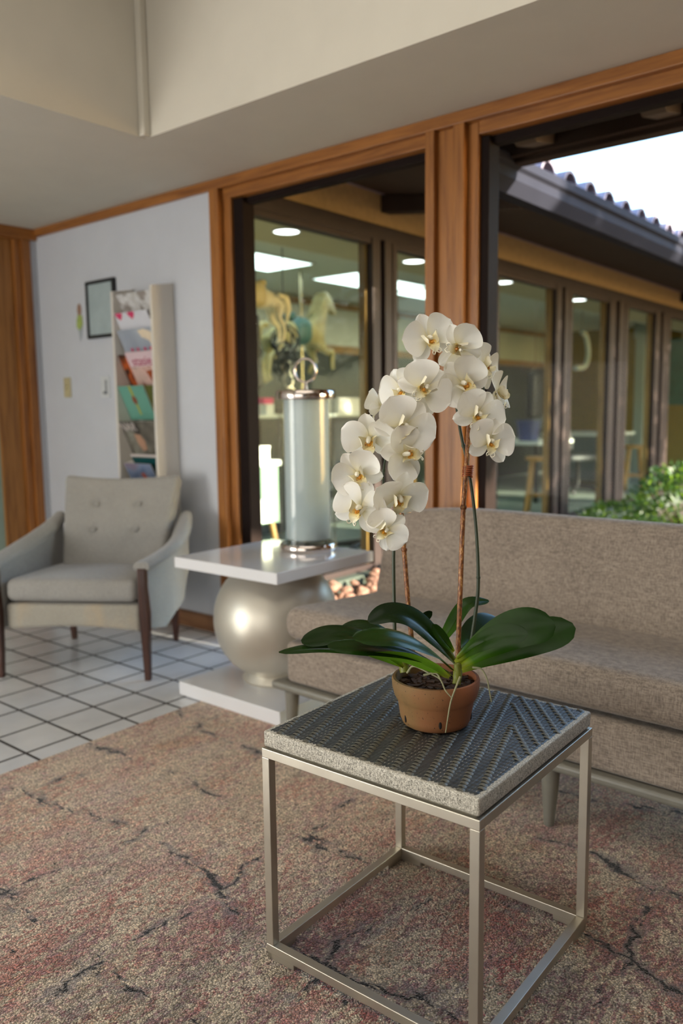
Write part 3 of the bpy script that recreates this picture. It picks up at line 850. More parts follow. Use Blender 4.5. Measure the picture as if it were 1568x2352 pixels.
# ------------------------------------------------------------------ magazine rack
RX0, RX1, RY0, RY1 = -3.815, -3.462, 2.695, D - 0.002
rk = thing('magazine_rack', 'tall narrow white wall rack full of magazines above the armchair', 'magazine rack', (0, 0, 0))
for x0, x1 in ((RX0, RX0 + 0.018), (RX1 - 0.018, RX1)):
    MB().prism([(x0, RY0, 0.42), (x0, RY1, 0.42), (x0, RY1, 1.842), (x0, RY0, 1.818)], (x1 - x0, 0, 0)).build('side_panel', M['rackwhite'], rk, bevel=0.003)
MB().box(RX0 + 0.018, RX1 - 0.018, RY1 - 0.012, RY1, 0.42, 1.80).build('back_panel', M['rackwhite'], rk)
tops = [1.80, 1.695, 1.490, 1.310, 1.125, 0.945, 0.76]
for z in tops[1:]:
    MB().prism([(RX0 + 0.018, RY0 + 0.06, z - 0.045), (RX0 + 0.018, RY1 - 0.012, z - 0.060), (RX0 + 0.018, RY1 - 0.012, z - 0.066), (RX0 + 0.018, RY0 + 0.06, z - 0.051)], (RX1 - RX0 - 0.036, 0, 0)).build('shelf', M['rackwhite'], rk)
MB().box(RX0 + 0.018, RX1 - 0.018, RY0 + 0.002, RY0 + 0.014, 0.42, 0.62).build('lower_panel', M['rackwhite'], rk)
def cover(name, stops, scale=6.0, seed=0.0, rough=0.3):
    t_ = NT(name); b = t_.bsdf(Roughness=rough)
    n = t_.noise(t_.coords(loc=(seed, seed * 1.7, seed * 0.3)), scale, 3, 0.6, 0.4)
    t_.l(t_.ramp(n, stops), b.inputs['Base Color'])
    return t_.m
IX0, IX1 = RX0 + 0.020, RX1 - 0.020
def magazine(x0, x1, ztop, hgt, lean, mat, label, yoff=0.0, thick=0.006, name='magazine'):
    """stands in its tier, its top resting forward on the next shelf"""
    mg = thing(name, label, 'magazine', ((x0 + x1) / 2, RY0 + 0.006 + yoff, ztop), 0, 'magazines in the white wall rack')
    ang = math.atan2(lean, hgt)
    mg.rotation_euler = (ang, 0, 0)
    w_ = (x1 - x0) / 2
    MB().box(-w_, w_, 0, thick * 0.8, -hgt, -0.001).build('pages', plain('page edges', srgb(214, 212, 208), 0.7), mg, bevel=0.001)
    MB().box(-w_, w_, -0.001, 0.0, -hgt, 0).build('cover', mat, mg)
    return mg, w_
def patch(mg, poly, mat, name, label=None, y=-0.0016):
    return MB().prism([(x, y, z) for x, z in poly], (0, 0.0006, 0)).build(name, mat, mg, label=label)
FX = Matrix.Rotation(R(90), 4, 'X')
W_ = IX1 - IX0
a, w_ = magazine(IX0, IX1, 1.800, 0.17, 0.09, cover('pale grey magazine cover', [(0.35, srgb(186, 184, 180)), (0.5, srgb(214, 214, 214)), (0.6, srgb(150, 142, 136))], 14, 1), 'pale grey magazine with brown spots, topmost in the rack', 0.012)
a, w_ = magazine(IX0 - 0.0, IX1 - 0.035, 1.700, 0.105, 0.05, plain('white card', srgb(212, 214, 222), 0.3, var=0.02), 'white card with two pink hearts in the second row of the rack', 0.0, 0.002)
pk = plain('pink print', srgb(206, 62, 106), 0.4)
for hx in (-0.105, 0.0):
    patch(a, [(hx - 0.03, 0.0), (hx - 0.016, -0.002), (hx, 0.0), (hx + 0.016, -0.002), (hx + 0.03, 0.0), (hx + 0.026, -0.018), (hx, -0.042), (hx - 0.026, -0.018)], pk, 'heart', 'pink printed heart')
a, w_ = magazine(IX0 + 0.01, IX1, 1.610, 0.155, 0.07, cover('misty landscape cover', [(0.3, srgb(150, 158, 172)), (0.55, srgb(176, 186, 196)), (0.75, srgb(196, 200, 204))], 3, 2), 'misty grey blue magazine with a cream animal, below the hearts card', 0.004)
patch(a, [(0.02, -0.012), (0.075, -0.004), (0.12, -0.02), (0.150, -0.06), (0.155, -0.105), (0.10, -0.11), (0.09, -0.07), (0.04, -0.05)], plain('cream print', srgb(226, 210, 184), 0.4, var=0.1, nscale=20), 'cream_figure', 'cream furry shape')
for hx in (-0.08, -0.03, 0.03, 0.08):
    patch(a, [(hx - 0.011, -0.105), (hx + 0.011, -0.103), (hx + 0.006, -0.122), (hx - 0.008, -0.122)], pk, 'heart', 'small pink printed heart', -0.0022)
a, w_ = magazine(IX0, IX1 - 0.08, 1.480, 0.19, 0.09, cover('orange and black cover', [(0.4, srgb(60, 34, 24)), (0.55, srgb(196, 92, 34)), (0.7, srgb(120, 50, 24))], 12, 3), 'orange and red magazine behind the pink-lettered one', 0.012)
patch(a, [(-0.05, -0.075), (0.02, -0.07), (0.06, -0.17), (-0.03, -0.17)], plain('coral print', srgb(198, 76, 70), 0.4), 'red_band', 'coral red band')
a, w_ = magazine(IX0 + 0.075, IX1, 1.490, 0.20, 0.095, cover('food cover', [(0.3, srgb(130, 60, 36)), (0.45, srgb(196, 172, 160)), (0.6, srgb(214, 180, 170)), (0.75, srgb(150, 84, 50))], 11, 4), 'food magazine with pink lettering across its top', 0.0)
patch(a, [(-w_, -0.001), (w_, -0.001), (w_, -0.085), (-w_, -0.085)], plain('blush print', srgb(214, 190, 196), 0.4, var=0.04), 'title_band', 'blush title band')
letters('stasie', 0.075, Matrix.Translation((0, -0.0022, -0.055)) @ FX, plain('raspberry ink', srgb(168, 58, 92), 0.4), 'title_lettering', a)
patch(a, [(0.0, -0.11), (0.09, -0.105), (0.12, -0.15), (0.10, -0.184), (0.02, -0.18)], plain('rust print', srgb(158, 78, 42), 0.4, var=0.3, nscale=40), 'food_photo', 'rust coloured food photo')
a, w_ = magazine(IX0 + 0.10, IX1, 1.310, 0.20, 0.085, cover('garden cover', [(0.35, srgb(40, 48, 24)), (0.5, srgb(96, 100, 44)), (0.62, srgb(60, 66, 40)), (0.72, srgb(206, 170, 50))], 13, 5), 'dark green magazine with yellow flowers in the fourth row', 0.010)
a, w_ = magazine(IX0, IX1 - 0.09, 1.312, 0.20, 0.09, plain('mint print', srgb(104, 160, 142), 0.35, var=0.06), 'mint green booklet with a yellow stripe and brown seal', 0.0)
patch(a, [(-0.02, 0), (0.0, 0), (0.006, -0.17), (-0.008, -0.17)], plain('yellow green print', srgb(166, 166, 60), 0.4), 'stripe', 'yellow stripe')
patch(a, [(-0.026, -0.07), (-0.008, -0.055), (0.012, -0.07), (0.012, -0.095), (-0.006, -0.11), (-0.024, -0.095)], plain('seal brown', srgb(132, 74, 52), 0.4), 'seal', 'brown seal', -0.0024)
a, w_ = magazine(IX0, IX1, 1.122, 0.20, 0.095, cover('grey portrait cover', [(0.3, srgb(54, 50, 48)), (0.5, srgb(112, 108, 98)), (0.66, srgb(146, 148, 136))], 6, 6), 'dark grey portrait magazine with white block letters in its corner', 0.0)
letters('NAR', 0.07, Matrix.Translation((-0.095, -0.0022, -0.035)) @ FX, plain('white ink', srgb(206, 196, 192), 0.4), 'title_lettering', a)
patch(a, [(-0.07, -0.075), (-0.02, -0.08), (0.0, -0.12), (-0.01, -0.17), (-0.05, -0.18), (-0.07, -0.13)], plain('skin print', srgb(176, 138, 114), 0.4, var=0.12), 'portrait_photo', 'warm portrait photo')
a, w_ = magazine(IX0 + 0.075, IX1 - 0.02, 0.945, 0.18, 0.09, plain('deep teal print', srgb(16, 74, 76), 0.35, var=0.1), 'deep teal booklet with a white top edge in the lowest visible row', 0.010)
patch(a, [(-w_, 0), (w_, 0), (w_, -0.016), (-w_, -0.016)], plain('white ink', srgb(206, 196, 192), 0.4), 'top_edge', 'white top edge')
a, w_ = magazine(IX0 + 0.03, IX1 - 0.05, 0.895, 0.18, 0.09, cover('slate blue cover', [(0.3, srgb(84, 104, 140)), (0.5, srgb(124, 142, 172)), (0.68, srgb(140, 130, 150))], 7, 8), 'slate blue magazine standing in front of the teal booklet', -0.004)
patch(a, [(0.0, -0.06), (0.03, -0.055), (0.045, -0.09), (0.015, -0.11)], plain('red print', srgb(176, 88, 74), 0.4), 'red_mark', 'small red figure')

# ------------------------------------------------------------------ lights of the wing
M['dl'] = emit('downlight glow', (1, 1, 1, 1), 5)
M['tr'] = emit('troffer glow', (0.86, 1.0, 0.97, 1), 3.2)
lab = ['round downlight in the olive soffit over the left glass bay', 'round downlight seen just right of the middle wooden post', 'round downlight in the second bay right of the middle post']
for i, (y, l) in enumerate(((3.915, lab[0]), (6.767, lab[1]), (8.409, lab[2]), (5.34, 'round downlight half hidden at the left edge of the middle post'))):
    d = thing('downlight', l, 'ceiling light', (-3.645, y, 2.3), 0, 'downlights in the wing soffit')
    MB().lathe([(0.095, 0.0), (0.095, -0.006), (0.082, -0.008), (0.078, 0.0)], seg=28).build('trim_ring', plain('white enamel', srgb(230, 230, 228), 0.4), d)
    MB().lathe([(0.0, -0.004), (0.080, -0.004)], seg=28).build('lens', M['dl'], d)
tl = ['long fluorescent panel nearest the left wooden window post', 'fluorescent panel above the carousel horse head', '', 'fluorescent panel cut off by the middle wooden post']
for (x, y, l) in ((-5.30, 5.12, tl[0]), (-5.30, 6.98, tl[1]), (-5.30, 8.36, tl[3])):
    d = thing('troffer', l, 'ceiling light', (x, y, 2.5), 0, 'fluorescent panels in the wing ceiling')
    MB().box(-0.30, 0.30, -0.63, 0.63, -0.012, 0.0).build('frame', plain('white enamel', srgb(230, 230, 228), 0.4), d)
    MB().box(-0.275, 0.275, -0.60, 0.60, -0.016, -0.006).build('diffuser', M['tr'], d)

# ------------------------------------------------------------------ carousel horses
def skin(name, verts, edges, radii, mat, parent, sub=2):
    me = bpy.data.meshes.new(name); me.from_pydata(verts, edges, [])
    o = bpy.data.objects.new(name, me); COL.objects.link(o); o.parent = parent
    sk = o.modifiers.new('skin', 'SKIN')
    for i, v in enumerate(me.skin_vertices[0].data):
        r = radii[i]; v.radius = r if isinstance(r, tuple) else (r, r)
        v.use_root = (i == 0)
    sk.use_smooth_shade = True
    s = o.modifiers.new('sub', 'SUBSURF'); s.levels = sub; s.render_levels = sub
    me.materials.append(mat)
    return o
def horse(label, loc, rz, coat, saddle, sc_=1.0, floor_z=0.0, plate=True):
    """head towards local +x, body 0.62 long, mounted on a brass pole"""
    t_ = thing('carousel_horse', label, 'carousel horse', loc, rz, 'carousel horses behind the courtyard glass')
    V = [(0, 0, 0), (0.16, 0, 0.005), (0.29, 0, 0.03), (0.36, 0, 0.16), (0.41, 0, 0.29), (0.45, 0, 0.38), (0.53, 0, 0.31), (0.60, 0, 0.22),
         (-0.16, 0, 0.0), (-0.29, 0, 0.03),
         (0.30, 0.075, -0.08), (0.36, 0.085, -0.20), (0.40, 0.085, -0.24), (0.31, 0.085, -0.34), (0.30, 0.085, -0.38),
         (0.27, -0.075, -0.08), (0.38, -0.085, -0.17), (0.47, -0.085, -0.15), (0.46, -0.085, -0.30), (0.48, -0.085, -0.34),
         (-0.30, 0.08, -0.08), (-0.27, 0.09, -0.20), (-0.36, 0.09, -0.30), (-0.34, 0.09, -0.44), (-0.31, 0.09, -0.48),
         (-0.32, -0.08, -0.08), (-0.34, -0.09, -0.20), (-0.45, -0.09, -0.27), (-0.47, -0.09, -0.42), (-0.44, -0.09, -0.46),
         (0.445, 0.03, 0.44), (0.445, -0.03, 0.44)]
    Rr = [0.125, 0.125, 0.115, 0.085, 0.065, 0.062, 0.05, 0.034, 0.12, 0.115,
          0.065, 0.035, 0.030, 0.022, 0.026, 0.065, 0.036, 0.030, 0.022, 0.026,
          0.075, 0.042, 0.030, 0.022, 0.027, 0.075, 0.042, 0.030, 0.022, 0.027, 0.014, 0.014]
    E_ = [(0, 1), (1, 2), (2, 3), (3, 4), (4, 5), (5, 6), (6, 7), (0, 8), (8, 9), (2, 10), (10, 11), (11, 12), (12, 13), (13, 14), (2, 15), (15, 16), (16, 17), (17, 18), (18, 19),
          (9, 20), (20, 21), (21, 22), (22, 23), (23, 24), (9, 25), (25, 26), (26, 27), (27, 28), (28, 29), (5, 30), (5, 31)]
    V = [tuple(c * sc_ for c in v) for v in V]
    skin('body', V, E_, [r * sc_ for r in Rr], coat, t_)
    sd = MB().rbox(0.26, 0.29, 0.27, 0.10, Matrix.Translation((0.03, 0, 0.02)))
    sd.rbox(0.10, 0.14, 0.07, 0.03, Matrix.Translation((-0.08, 0, 0.16)))
    sd.v = [tuple(c * sc_ for c in v) for v in sd.v]
    sd.build('saddle', saddle, t_)
    mn = MB()
    for k in range(7):
        u = k / 6
        mn.tube(crom([(0.33 + 0.10 * u, 0.0, 0.24 + 0.18 * u), (0.28 + 0.10 * u, 0.05, 0.20 + 0.18 * u), (0.27 + 0.10 * u, 0.07, 0.12 + 0.18 * u)], 3), [0.028] * 4 + [0.022, 0.016, 0.006], 6)
    mn.v = [tuple(c * sc_ for c in v) for v in mn.v]
    mn.build('mane', coat, t_)
    tl_ = MB().tube([tuple(c * sc_ for c in p) for p in crom([(-0.38, 0, 0.06), (-0.48, 0, 0.04), (-0.52, 0, -0.10), (-0.50, 0, -0.26)], 4)], [0.03 * sc_] * 4 + [0.045 * sc_] * 5 + [0.03 * sc_, 0.02 * sc_, 0.012 * sc_, 0.004], 8)
    tl_.build('tail', coat, t_)
    MB().tube([(0.10 * sc_, 0, floor_z - loc[2]), (0.10 * sc_, 0, 2.495 - loc[2] if loc[0] < -4.04 else 2.29 - loc[2])], 0.014, 10).build('pole', plain('pale brass pole', srgb(190, 182, 150), 0.25, metal=0.8), t_)
    if plate: MB().lathe([(0.0, 0.03), (0.03, 0.03), (0.07, 0.012), (0.07, 0.0), (0, 0)], (0.10 * sc_, 0, floor_z - loc[2])).build('foot_plate', plain('pale brass pole', srgb(190, 182, 150), 0.25, metal=0.8), t_)
    return t_
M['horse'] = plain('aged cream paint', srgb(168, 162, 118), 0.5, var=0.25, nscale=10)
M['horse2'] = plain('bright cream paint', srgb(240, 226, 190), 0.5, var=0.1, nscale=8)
horse('cream carousel horse with a teal saddle, head turned right, above the lamp ring', (-5.35, 5.83, 1.90), R(90), M['horse'], plain('teal saddle', srgb(66, 110, 112), 0.5, var=0.2), 0.98, 1.135)
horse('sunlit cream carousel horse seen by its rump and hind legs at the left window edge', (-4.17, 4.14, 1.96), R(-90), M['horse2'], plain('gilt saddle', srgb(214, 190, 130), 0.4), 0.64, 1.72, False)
# ------------------------------------------------------------------ furniture inside the wing
ck = thing('work_counter', 'long dark counter with a pale top behind the left glass bay', 'counter', (-5.6, 5.6, 0.02))
MB().box(-0.3, 0.3, -1.3, 1.2, 1.085, 1.115).build('worktop', plain('pale laminate', srgb(206, 212, 204), 0.4), ck, bevel=0.004)
MB().box(-0.27, 0.26, -1.28, 1.18, 0.0, 1.085).build('cabinet_body', M['dark'], ck)
for i in range(5):
    y0 = -1.27 + i * 0.49
    d_ = MB().box(0.26, 0.275, y0 + 0.01, y0 + 0.47, 0.10, 1.06).build('door', M['dark'], ck, bevel=0.003)
    MB().box(0.275, 0.295, y0 + 0.40, y0 + 0.42, 0.5, 0.62).build('handle', M['chrome'], d_)
def carton(label, x, y, z, sx, sy, sz, c, cat='box', name='carton', grp=None):
    t_ = thing(name, label, cat, (x, y, z), 0, grp)
    MB().box(-sx / 2, sx / 2, -sy / 2, sy / 2, 0, sz * 0.82).build('body', plain('c%s' % label[:18], c, 0.5, var=0.05), t_, bevel=0.004)
    MB().box(-sx / 2 - 0.004, sx / 2 + 0.004, -sy / 2 - 0.004, sy / 2 + 0.004, sz * 0.82, sz).build('lid', plain('l%s' % label[:18], tuple(v * 0.9 for v in c[:3]) + (1,), 0.5, var=0.05), t_, bevel=0.004)
    return t_
ZC = 1.135
carton('cream box at the left end of the pale counter', -5.5, 4.98, ZC, 0.16, 0.14, 0.17, srgb(214, 206, 168))
carton('cream box beside the dark bottle on the counter', -5.5, 5.28, ZC, 0.16, 0.11, 0.15, srgb(212, 208, 184))
carton('bright pink box on the counter left of the lamp', -5.55, 5.60, ZC, 0.12, 0.13, 0.16, srgb(206, 40, 110))
carton('small white box in front of the pink box on the counter', -5.42, 5.50, ZC, 0.10, 0.10, 0.10, srgb(216, 218, 214))
carton('low white box right beside the lamp lid on the counter', -5.42, 6.62, ZC, 0.2, 0.34, 0.16, srgb(222, 222, 216))
bt = thing('bottle', 'dark slim bottle between two cream boxes on the counter', 'bottle', (-5.45, 5.13, ZC))
MB().lathe([(0, 0), (0.032, 0), (0.032, 0.11), (0.012, 0.15), (0.012, 0.19), (0, 0.19)], seg=18).build('body', M['black'], bt)
MB().lathe([(0, 0.19), (0.015, 0.19), (0.015, 0.215), (0, 0.215)], seg=14).build('cap', M['black'], bt)
pf = thing('framed_print', 'small framed purple print hanging above the counter', 'picture', (-6.485, 6.1, 1.45))
MB().box(0, 0.015, -0.16, 0.16, -0.15, 0.15).build('frame', plain('dark plum frame', srgb(60, 54, 74), 0.5), pf, bevel=0.003)
MB().box(0.012, 0.018, -0.12, 0.12, -0.11, 0.11).build('print', plain('purple print', srgb(120, 108, 140), 0.5, var=0.35, nscale=12), pf)
bl = thing('notice_board', 'sky blue board with a pink label on the wing wall behind the horses', 'board', (-6.485, 6.0, 1.83))
MB().box(0, 0.015, -0.28, 0.28, -0.2, 0.2).build('panel', plain('sky blue board', srgb(88, 150, 186), 0.5, var=0.08), bl)
MB().box(0.015, 0.018, -0.22, -0.06, 0.08, 0.16).build('label', plain('pink label', srgb(196, 80, 110), 0.5), bl, label='pink label')
# hanging tack
hb = thing('tack_bundle', 'dark tangle of straps and rings hanging beside the sunlit horse', 'horse tack', (-4.35, 4.62, 1.62))
mm = MB()
random.seed(3)
for k in range(12):
    a0 = random.uniform(0, 2 * PI); r_ = random.uniform(0.05, 0.13)
    cx, cz = random.uniform(-0.05, 0.06), random.uniform(-0.22, 0.1)
    mm.tube([(0.03 * math.sin(3 * q + k), cx + r_ * math.cos(q), cz + r_ * 1.2 * math.sin(q)) for q in [a0 + 2 * PI * i / 18 for i in range(18)]], 0.008, 6, closed=True)
mm.build('straps', M['black'], hb)
mm = MB()
for k in range(3):
    mm.tube([(0.02, 0.02 * k + 0.05 * math.cos(q), -0.12 - 0.1 * k + 0.05 * math.sin(q)) for q in [2 * PI * i / 20 for i in range(20)]], 0.005, 6, closed=True)
mm.build('rings', M['chrome'], hb)
MB().tube([(0, 0, 0.10), (0, 0, 0.87)], 0.004, 6).build('cord', M['black'], hb)
bg = thing('black_coat', 'black coat hanging behind the sunlit carousel horse', 'coat', (-4.9, 4.75, 1.98))
def coatf(v):
    v = v.copy(); v.y *= 0.7 + 0.25 * (0.3 - v.z); v.x += 0.012 * math.sin(v.y * 60); return v
MB().rbox(0.10, 0.36, 0.62, 0.045, Matrix.Translation((0, 0, -0.32)), coatf, ny=20, nz=10).build('body', M['black'], bg)
MB().tube([(0, -0.15, -0.03), (0, 0, 0.03), (0, 0.15, -0.03)], 0.006, 6).tube([(0, 0, 0.03), (0, 0, 0.515)], 0.005, 6).build('hanger', M['chrome'], bg)
# sunlit white cabinet standing in the first bay
wc = thing('white_cabinet', 'sunlit white cabinet with splayed legs just inside the left glass bay', 'cabinet', (-3.74, 3.615, 0.02))
MB().box(-0.15, 0.14, -0.15, 0.135, 0.44, 0.805).build('body', plain('pale mint lacquer', srgb(104, 130, 112), 0.4, var=0.03), wc, bevel=0.006, label='pale mint body')
MB().box(-0.16, 0.155, -0.165, 0.15, 0.805, 0.84).build('top', plain('white laminate and sun patch', srgb(232, 232, 224), 0.4), wc, bevel=0.006)
MB().box(0.14, 0.152, -0.145, 0.06, 0.45, 0.60).build('sun_patch', plain('white laminate and sun patch', srgb(232, 232, 224), 0.4), wc, bevel=0.004)  # thin white panel standing in for a patch of sunlight on the body
for sx in (-1, 1):
    for sy in (-1, 1):
        MB().tube([(sx * 0.10, sy * 0.10, 0.445), (sx * 0.15, sy * 0.16, 0.0)], [0.022, 0.016], 10).build('leg', M['tanwood'], wc)
carton('bright white carton on top of the sunlit white cabinet', -3.70, 3.66, 0.86, 0.11, 0.12, 0.09, srgb(232, 230, 220))
carton('flat white carton beside the tall carton on the sunlit cabinet', -3.70, 3.525, 0.86, 0.10, 0.10, 0.03, srgb(230, 226, 214))
# swivel chairs
def swivel(label, x, y, rz, back=True):
    t_ = thing('office_chair', label, 'office chair', (x, y, 0.02), rz, 'swivel chairs in the wing')
    b_ = MB()
    for k in range(5):
        a = 2 * PI * k / 5
        b_.tube([(0, 0, 0.10), (0.30 * math.cos(a), 0.30 * math.sin(a), 0.065)], [0.03, 0.018], 8)
    b_.build('base', M['black'], t_)
    for k in range(5):
        a = 2 * PI * k / 5
        MB().lathe([(0, -0.02), (0.03, -0.02), (0.03, 0.02), (0, 0.02)], (0.30 * math.cos(a), 0.30 * math.sin(a), 0.032), 12, M=Matrix.Rotation(R(90), 3, 'X')).build('castor', M['black'], t_)
    MB().tube([(0, 0, 0.1), (0, 0, 0.44)], 0.028, 12).build('post', M['black'], t_)
    MB().rbox(0.46, 0.46, 0.09, 0.04, Matrix.Translation((0, 0, 0.48))).build('seat', M['dark'], t_)
    if back:
        MB().rbox(0.42, 0.07, 0.50, 0.03, Matrix.Translation((0, 0.24, 0.83)) @ Matrix.Rotation(R(-10), 4, 'X')).build('backrest', M['dark'], t_)
        MB().tube([(0, 0.1, 0.46), (0, 0.26, 0.48), (0, 0.27, 0.66)], 0.02, 8).build('back_bracket', M['black'], t_)
    return t_
swivel('dark swivel chair behind the lamp and the lowest orchid flowers', -3.95, 5.1, R(60))
swivel('dark reclining swivel chair in the second bay right of the middle post', -4.5, 10.5, R(140))
# white work table with bottles in the first bay right of the post
wt = thing('work_table', 'white topped work table in the bay right of the middle wooden post', 'table', (-5.0, 9.6, 0.02))
MB().box(-0.6, 0.6, -0.5, 0.5, 0.70, 0.74).build('tabletop', plain('pale laminate', srgb(206, 212, 204), 0.4), wt, bevel=0.004)
for sx in (-1, 1):
    for sy in (-1, 1):
        MB().box(sx * 0.55 - 0.02, sx * 0.55 + 0.02, sy * 0.45 - 0.02, sy * 0.45 + 0.02, 0, 0.70).build('leg', M['black'], wt)
wt2 = thing('grey_desk', 'grey desk with a panel front in the second bay right of the middle post', 'desk', (-4.9, 11.8, 0.02))
MB().box(-0.5, 0.5, -0.55, 0.55, 0.74, 0.78).build('desktop', plain('pale laminate', srgb(206, 212, 204), 0.4), wt2, bevel=0.004)
MB().box(-0.48, 0.48, -0.52, -0.48, 0.1, 0.74).build('front_panel', plain('slate panel', srgb(70, 82, 84), 0.5), wt2)
MB().box(-0.48, -0.44, -0.5, 0.5, 0.0, 0.74).box(0.44, 0.48, -0.5, 0.5, 0.0, 0.74).build('side_panels', plain('slate panel', srgb(70, 82, 84), 0.5), wt2)
def stool(label, x, y, rz=0.0):
    t_ = thing('bar_stool', label, 'stool', (x, y, 0.02), rz, 'wooden stools in the wing')
    oak = wood('amber oak', srgb(130, 88, 36), srgb(176, 128, 62), 'Z')
    MB().lathe([(0, 0.58), (0.15, 0.58), (0.155, 0.60), (0.145, 0.62), (0, 0.615)], seg=24).build('seat', oak, t_)
    for k in range(4):
        a = PI / 4 + k * PI / 2
        MB().tube([(0.10 * math.cos(a), 0.10 * math.sin(a), 0.585), (0.18 * math.cos(a), 0.18 * math.sin(a), 0.0)], [0.018, 0.022], 8).build('leg', oak, t_)
    rr = MB()
    for k in range(4):
        a = PI / 4 + k * PI / 2; b = a + PI / 2
        rr.tube([(0.155 * math.cos(a), 0.155 * math.sin(a), 0.2 + 0.05 * (k % 2)), (0.155 * math.cos(b), 0.155 * math.sin(b), 0.2 + 0.05 * (k % 2))], 0.011, 6)
    rr.build('rung', oak, t_)
    return t_
stool('amber wooden stool in the first bay right of the middle post', -3.98, 8.25, 0.3)
stool('amber wooden stool in the third bay right of the middle post', -4.05, 11.35, 0.5)
stool('amber wooden stool showing just right of the lower left orchid flowers', -4.6, 6.55, 0.2)
lp = thing('leaning_picture', 'white framed picture leaning low behind the glass beside the middle post', 'picture', (-3.62, 6.05, 0.20))
lp.rotation_euler = (0, R(-8), 0)
MB().box(-0.012, 0.012, -0.25, 0.25, 0, 0.05).box(-0.012, 0.012, -0.25, 0.25, 0.33, 0.38).box(-0.012, 0.012, -0.25, -0.2, 0.05, 0.33).box(-0.012, 0.012, 0.2, 0.25, 0.05, 0.33).build('frame', plain('white frame', srgb(214, 210, 202), 0.4), lp, bevel=0.003)
MB().box(-0.006, 0.006, -0.2, 0.2, 0.05, 0.33).build('picture_sheet', plain('rust and sand print', srgb(164, 138, 112), 0.5, var=0.35, nscale=6), lp)
st = thing('low_bench', 'low dark bench under the leaning picture', 'bench', (-3.66, 6.1, 0.02))
MB().box(-0.16, 0.16, -0.45, 0.45, 0.13, 0.18).build('top', M['dark'], st, bevel=0.004)
for sy in (-0.4, 0.4): MB().box(-0.14, 0.14, sy - 0.02, sy + 0.02, 0, 0.13).build('leg', M['dark'], st)
bn = thing('waste_bin', 'dark bin in the third bay right of the middle post', 'bin', (-4.75, 12.6, 0.02))
MB().lathe([(0, 0), (0.16, 0), (0.20, 0.55), (0.185, 0.55), (0.15, 0.02)], seg=24).build('body', M['dark'], bn)
MB().lathe([(0.2, 0.55), (0.212, 0.56), (0.205, 0.585), (0.185, 0.57)], seg=24).build('rim', M['black'], bn)
tb = thing('teal_chart', 'large teal chart on the end wall at the right edge of the photo', 'chart', (-4.2, 13.998, 1.75))
MB().box(-0.42, 0.40, -0.018, -0.001, -0.56, 0.52).build('panel', plain('teal chart', srgb(40, 96, 84), 0.5, var=0.2), tb)
tw = thing('white_pillar', 'slim white pillar in the third bay right of the middle post', 'pillar', (-4.55, 12.95, 0.02))
MB().box(-0.08, 0.08, -0.08, 0.08, 0.0, 2.2).build('shaft', M['wingwall'], tw, bevel=0.01)
MB().box(-0.10, 0.10, -0.10, 0.10, 2.2, 2.45).build('cap', M['wingwall'], tw, bevel=0.01)
hs_ = thing('horseshoe_arch', 'pale arched ornament hanging in the second bay right of the middle post', 'ornament', (-4.5, 10.55, 1.9))
MB().tube(crom([(0, -0.20, -0.22), (0, 0.10, -0.18), (0, 0.20, 0.0), (0, 0.12, 0.20), (0, -0.02, 0.26)], 6), [0.035] * 25, 10).build('arch', M['wingwall'], hs_)
MB().tube([(0, -0.02, 0.25), (0, -0.02, 0.60)], 0.004, 6).build('cord', M['black'], hs_)
ct = thing('dark_coat', 'black coat hanging in the bay right of the middle post, above a blue tub', 'coat', (-4.6, 9.38, 1.63))
MB().rbox(0.12, 0.30, 0.58, 0.05, Matrix.Translation((0, 0, -0.30)), lambda v: Vector((v.x, v.y * (0.75 + 0.35 * (0.3 - v.z)), v.z)), ny=10, nz=10).build('body', M['black'], ct)
MB().tube([(0, -0.11, -0.03), (0, 0, 0.03), (0, 0.11, -0.03)], 0.006, 6).tube([(0, 0, 0.03), (0, 0, 0.865)], 0.004, 6).build('hanger', M['chrome'], ct)
bt2 = thing('blue_tub', 'blue tub on the white work table below the black coat', 'tub', (-4.7, 9.42, 0.76))
MB().lathe([(0, 0), (0.12, 0), (0.15, 0.24), (0.14, 0.24), (0.11, 0.012), (0, 0.012)], seg=28).build('body', plain('blue plastic', srgb(38, 56, 110), 0.4), bt2)
MB().lathe([(0.15, 0.235), (0.162, 0.24), (0.158, 0.255), (0.14, 0.25)], seg=28).build('rim', plain('blue plastic', srgb(38, 56, 110), 0.4), bt2)
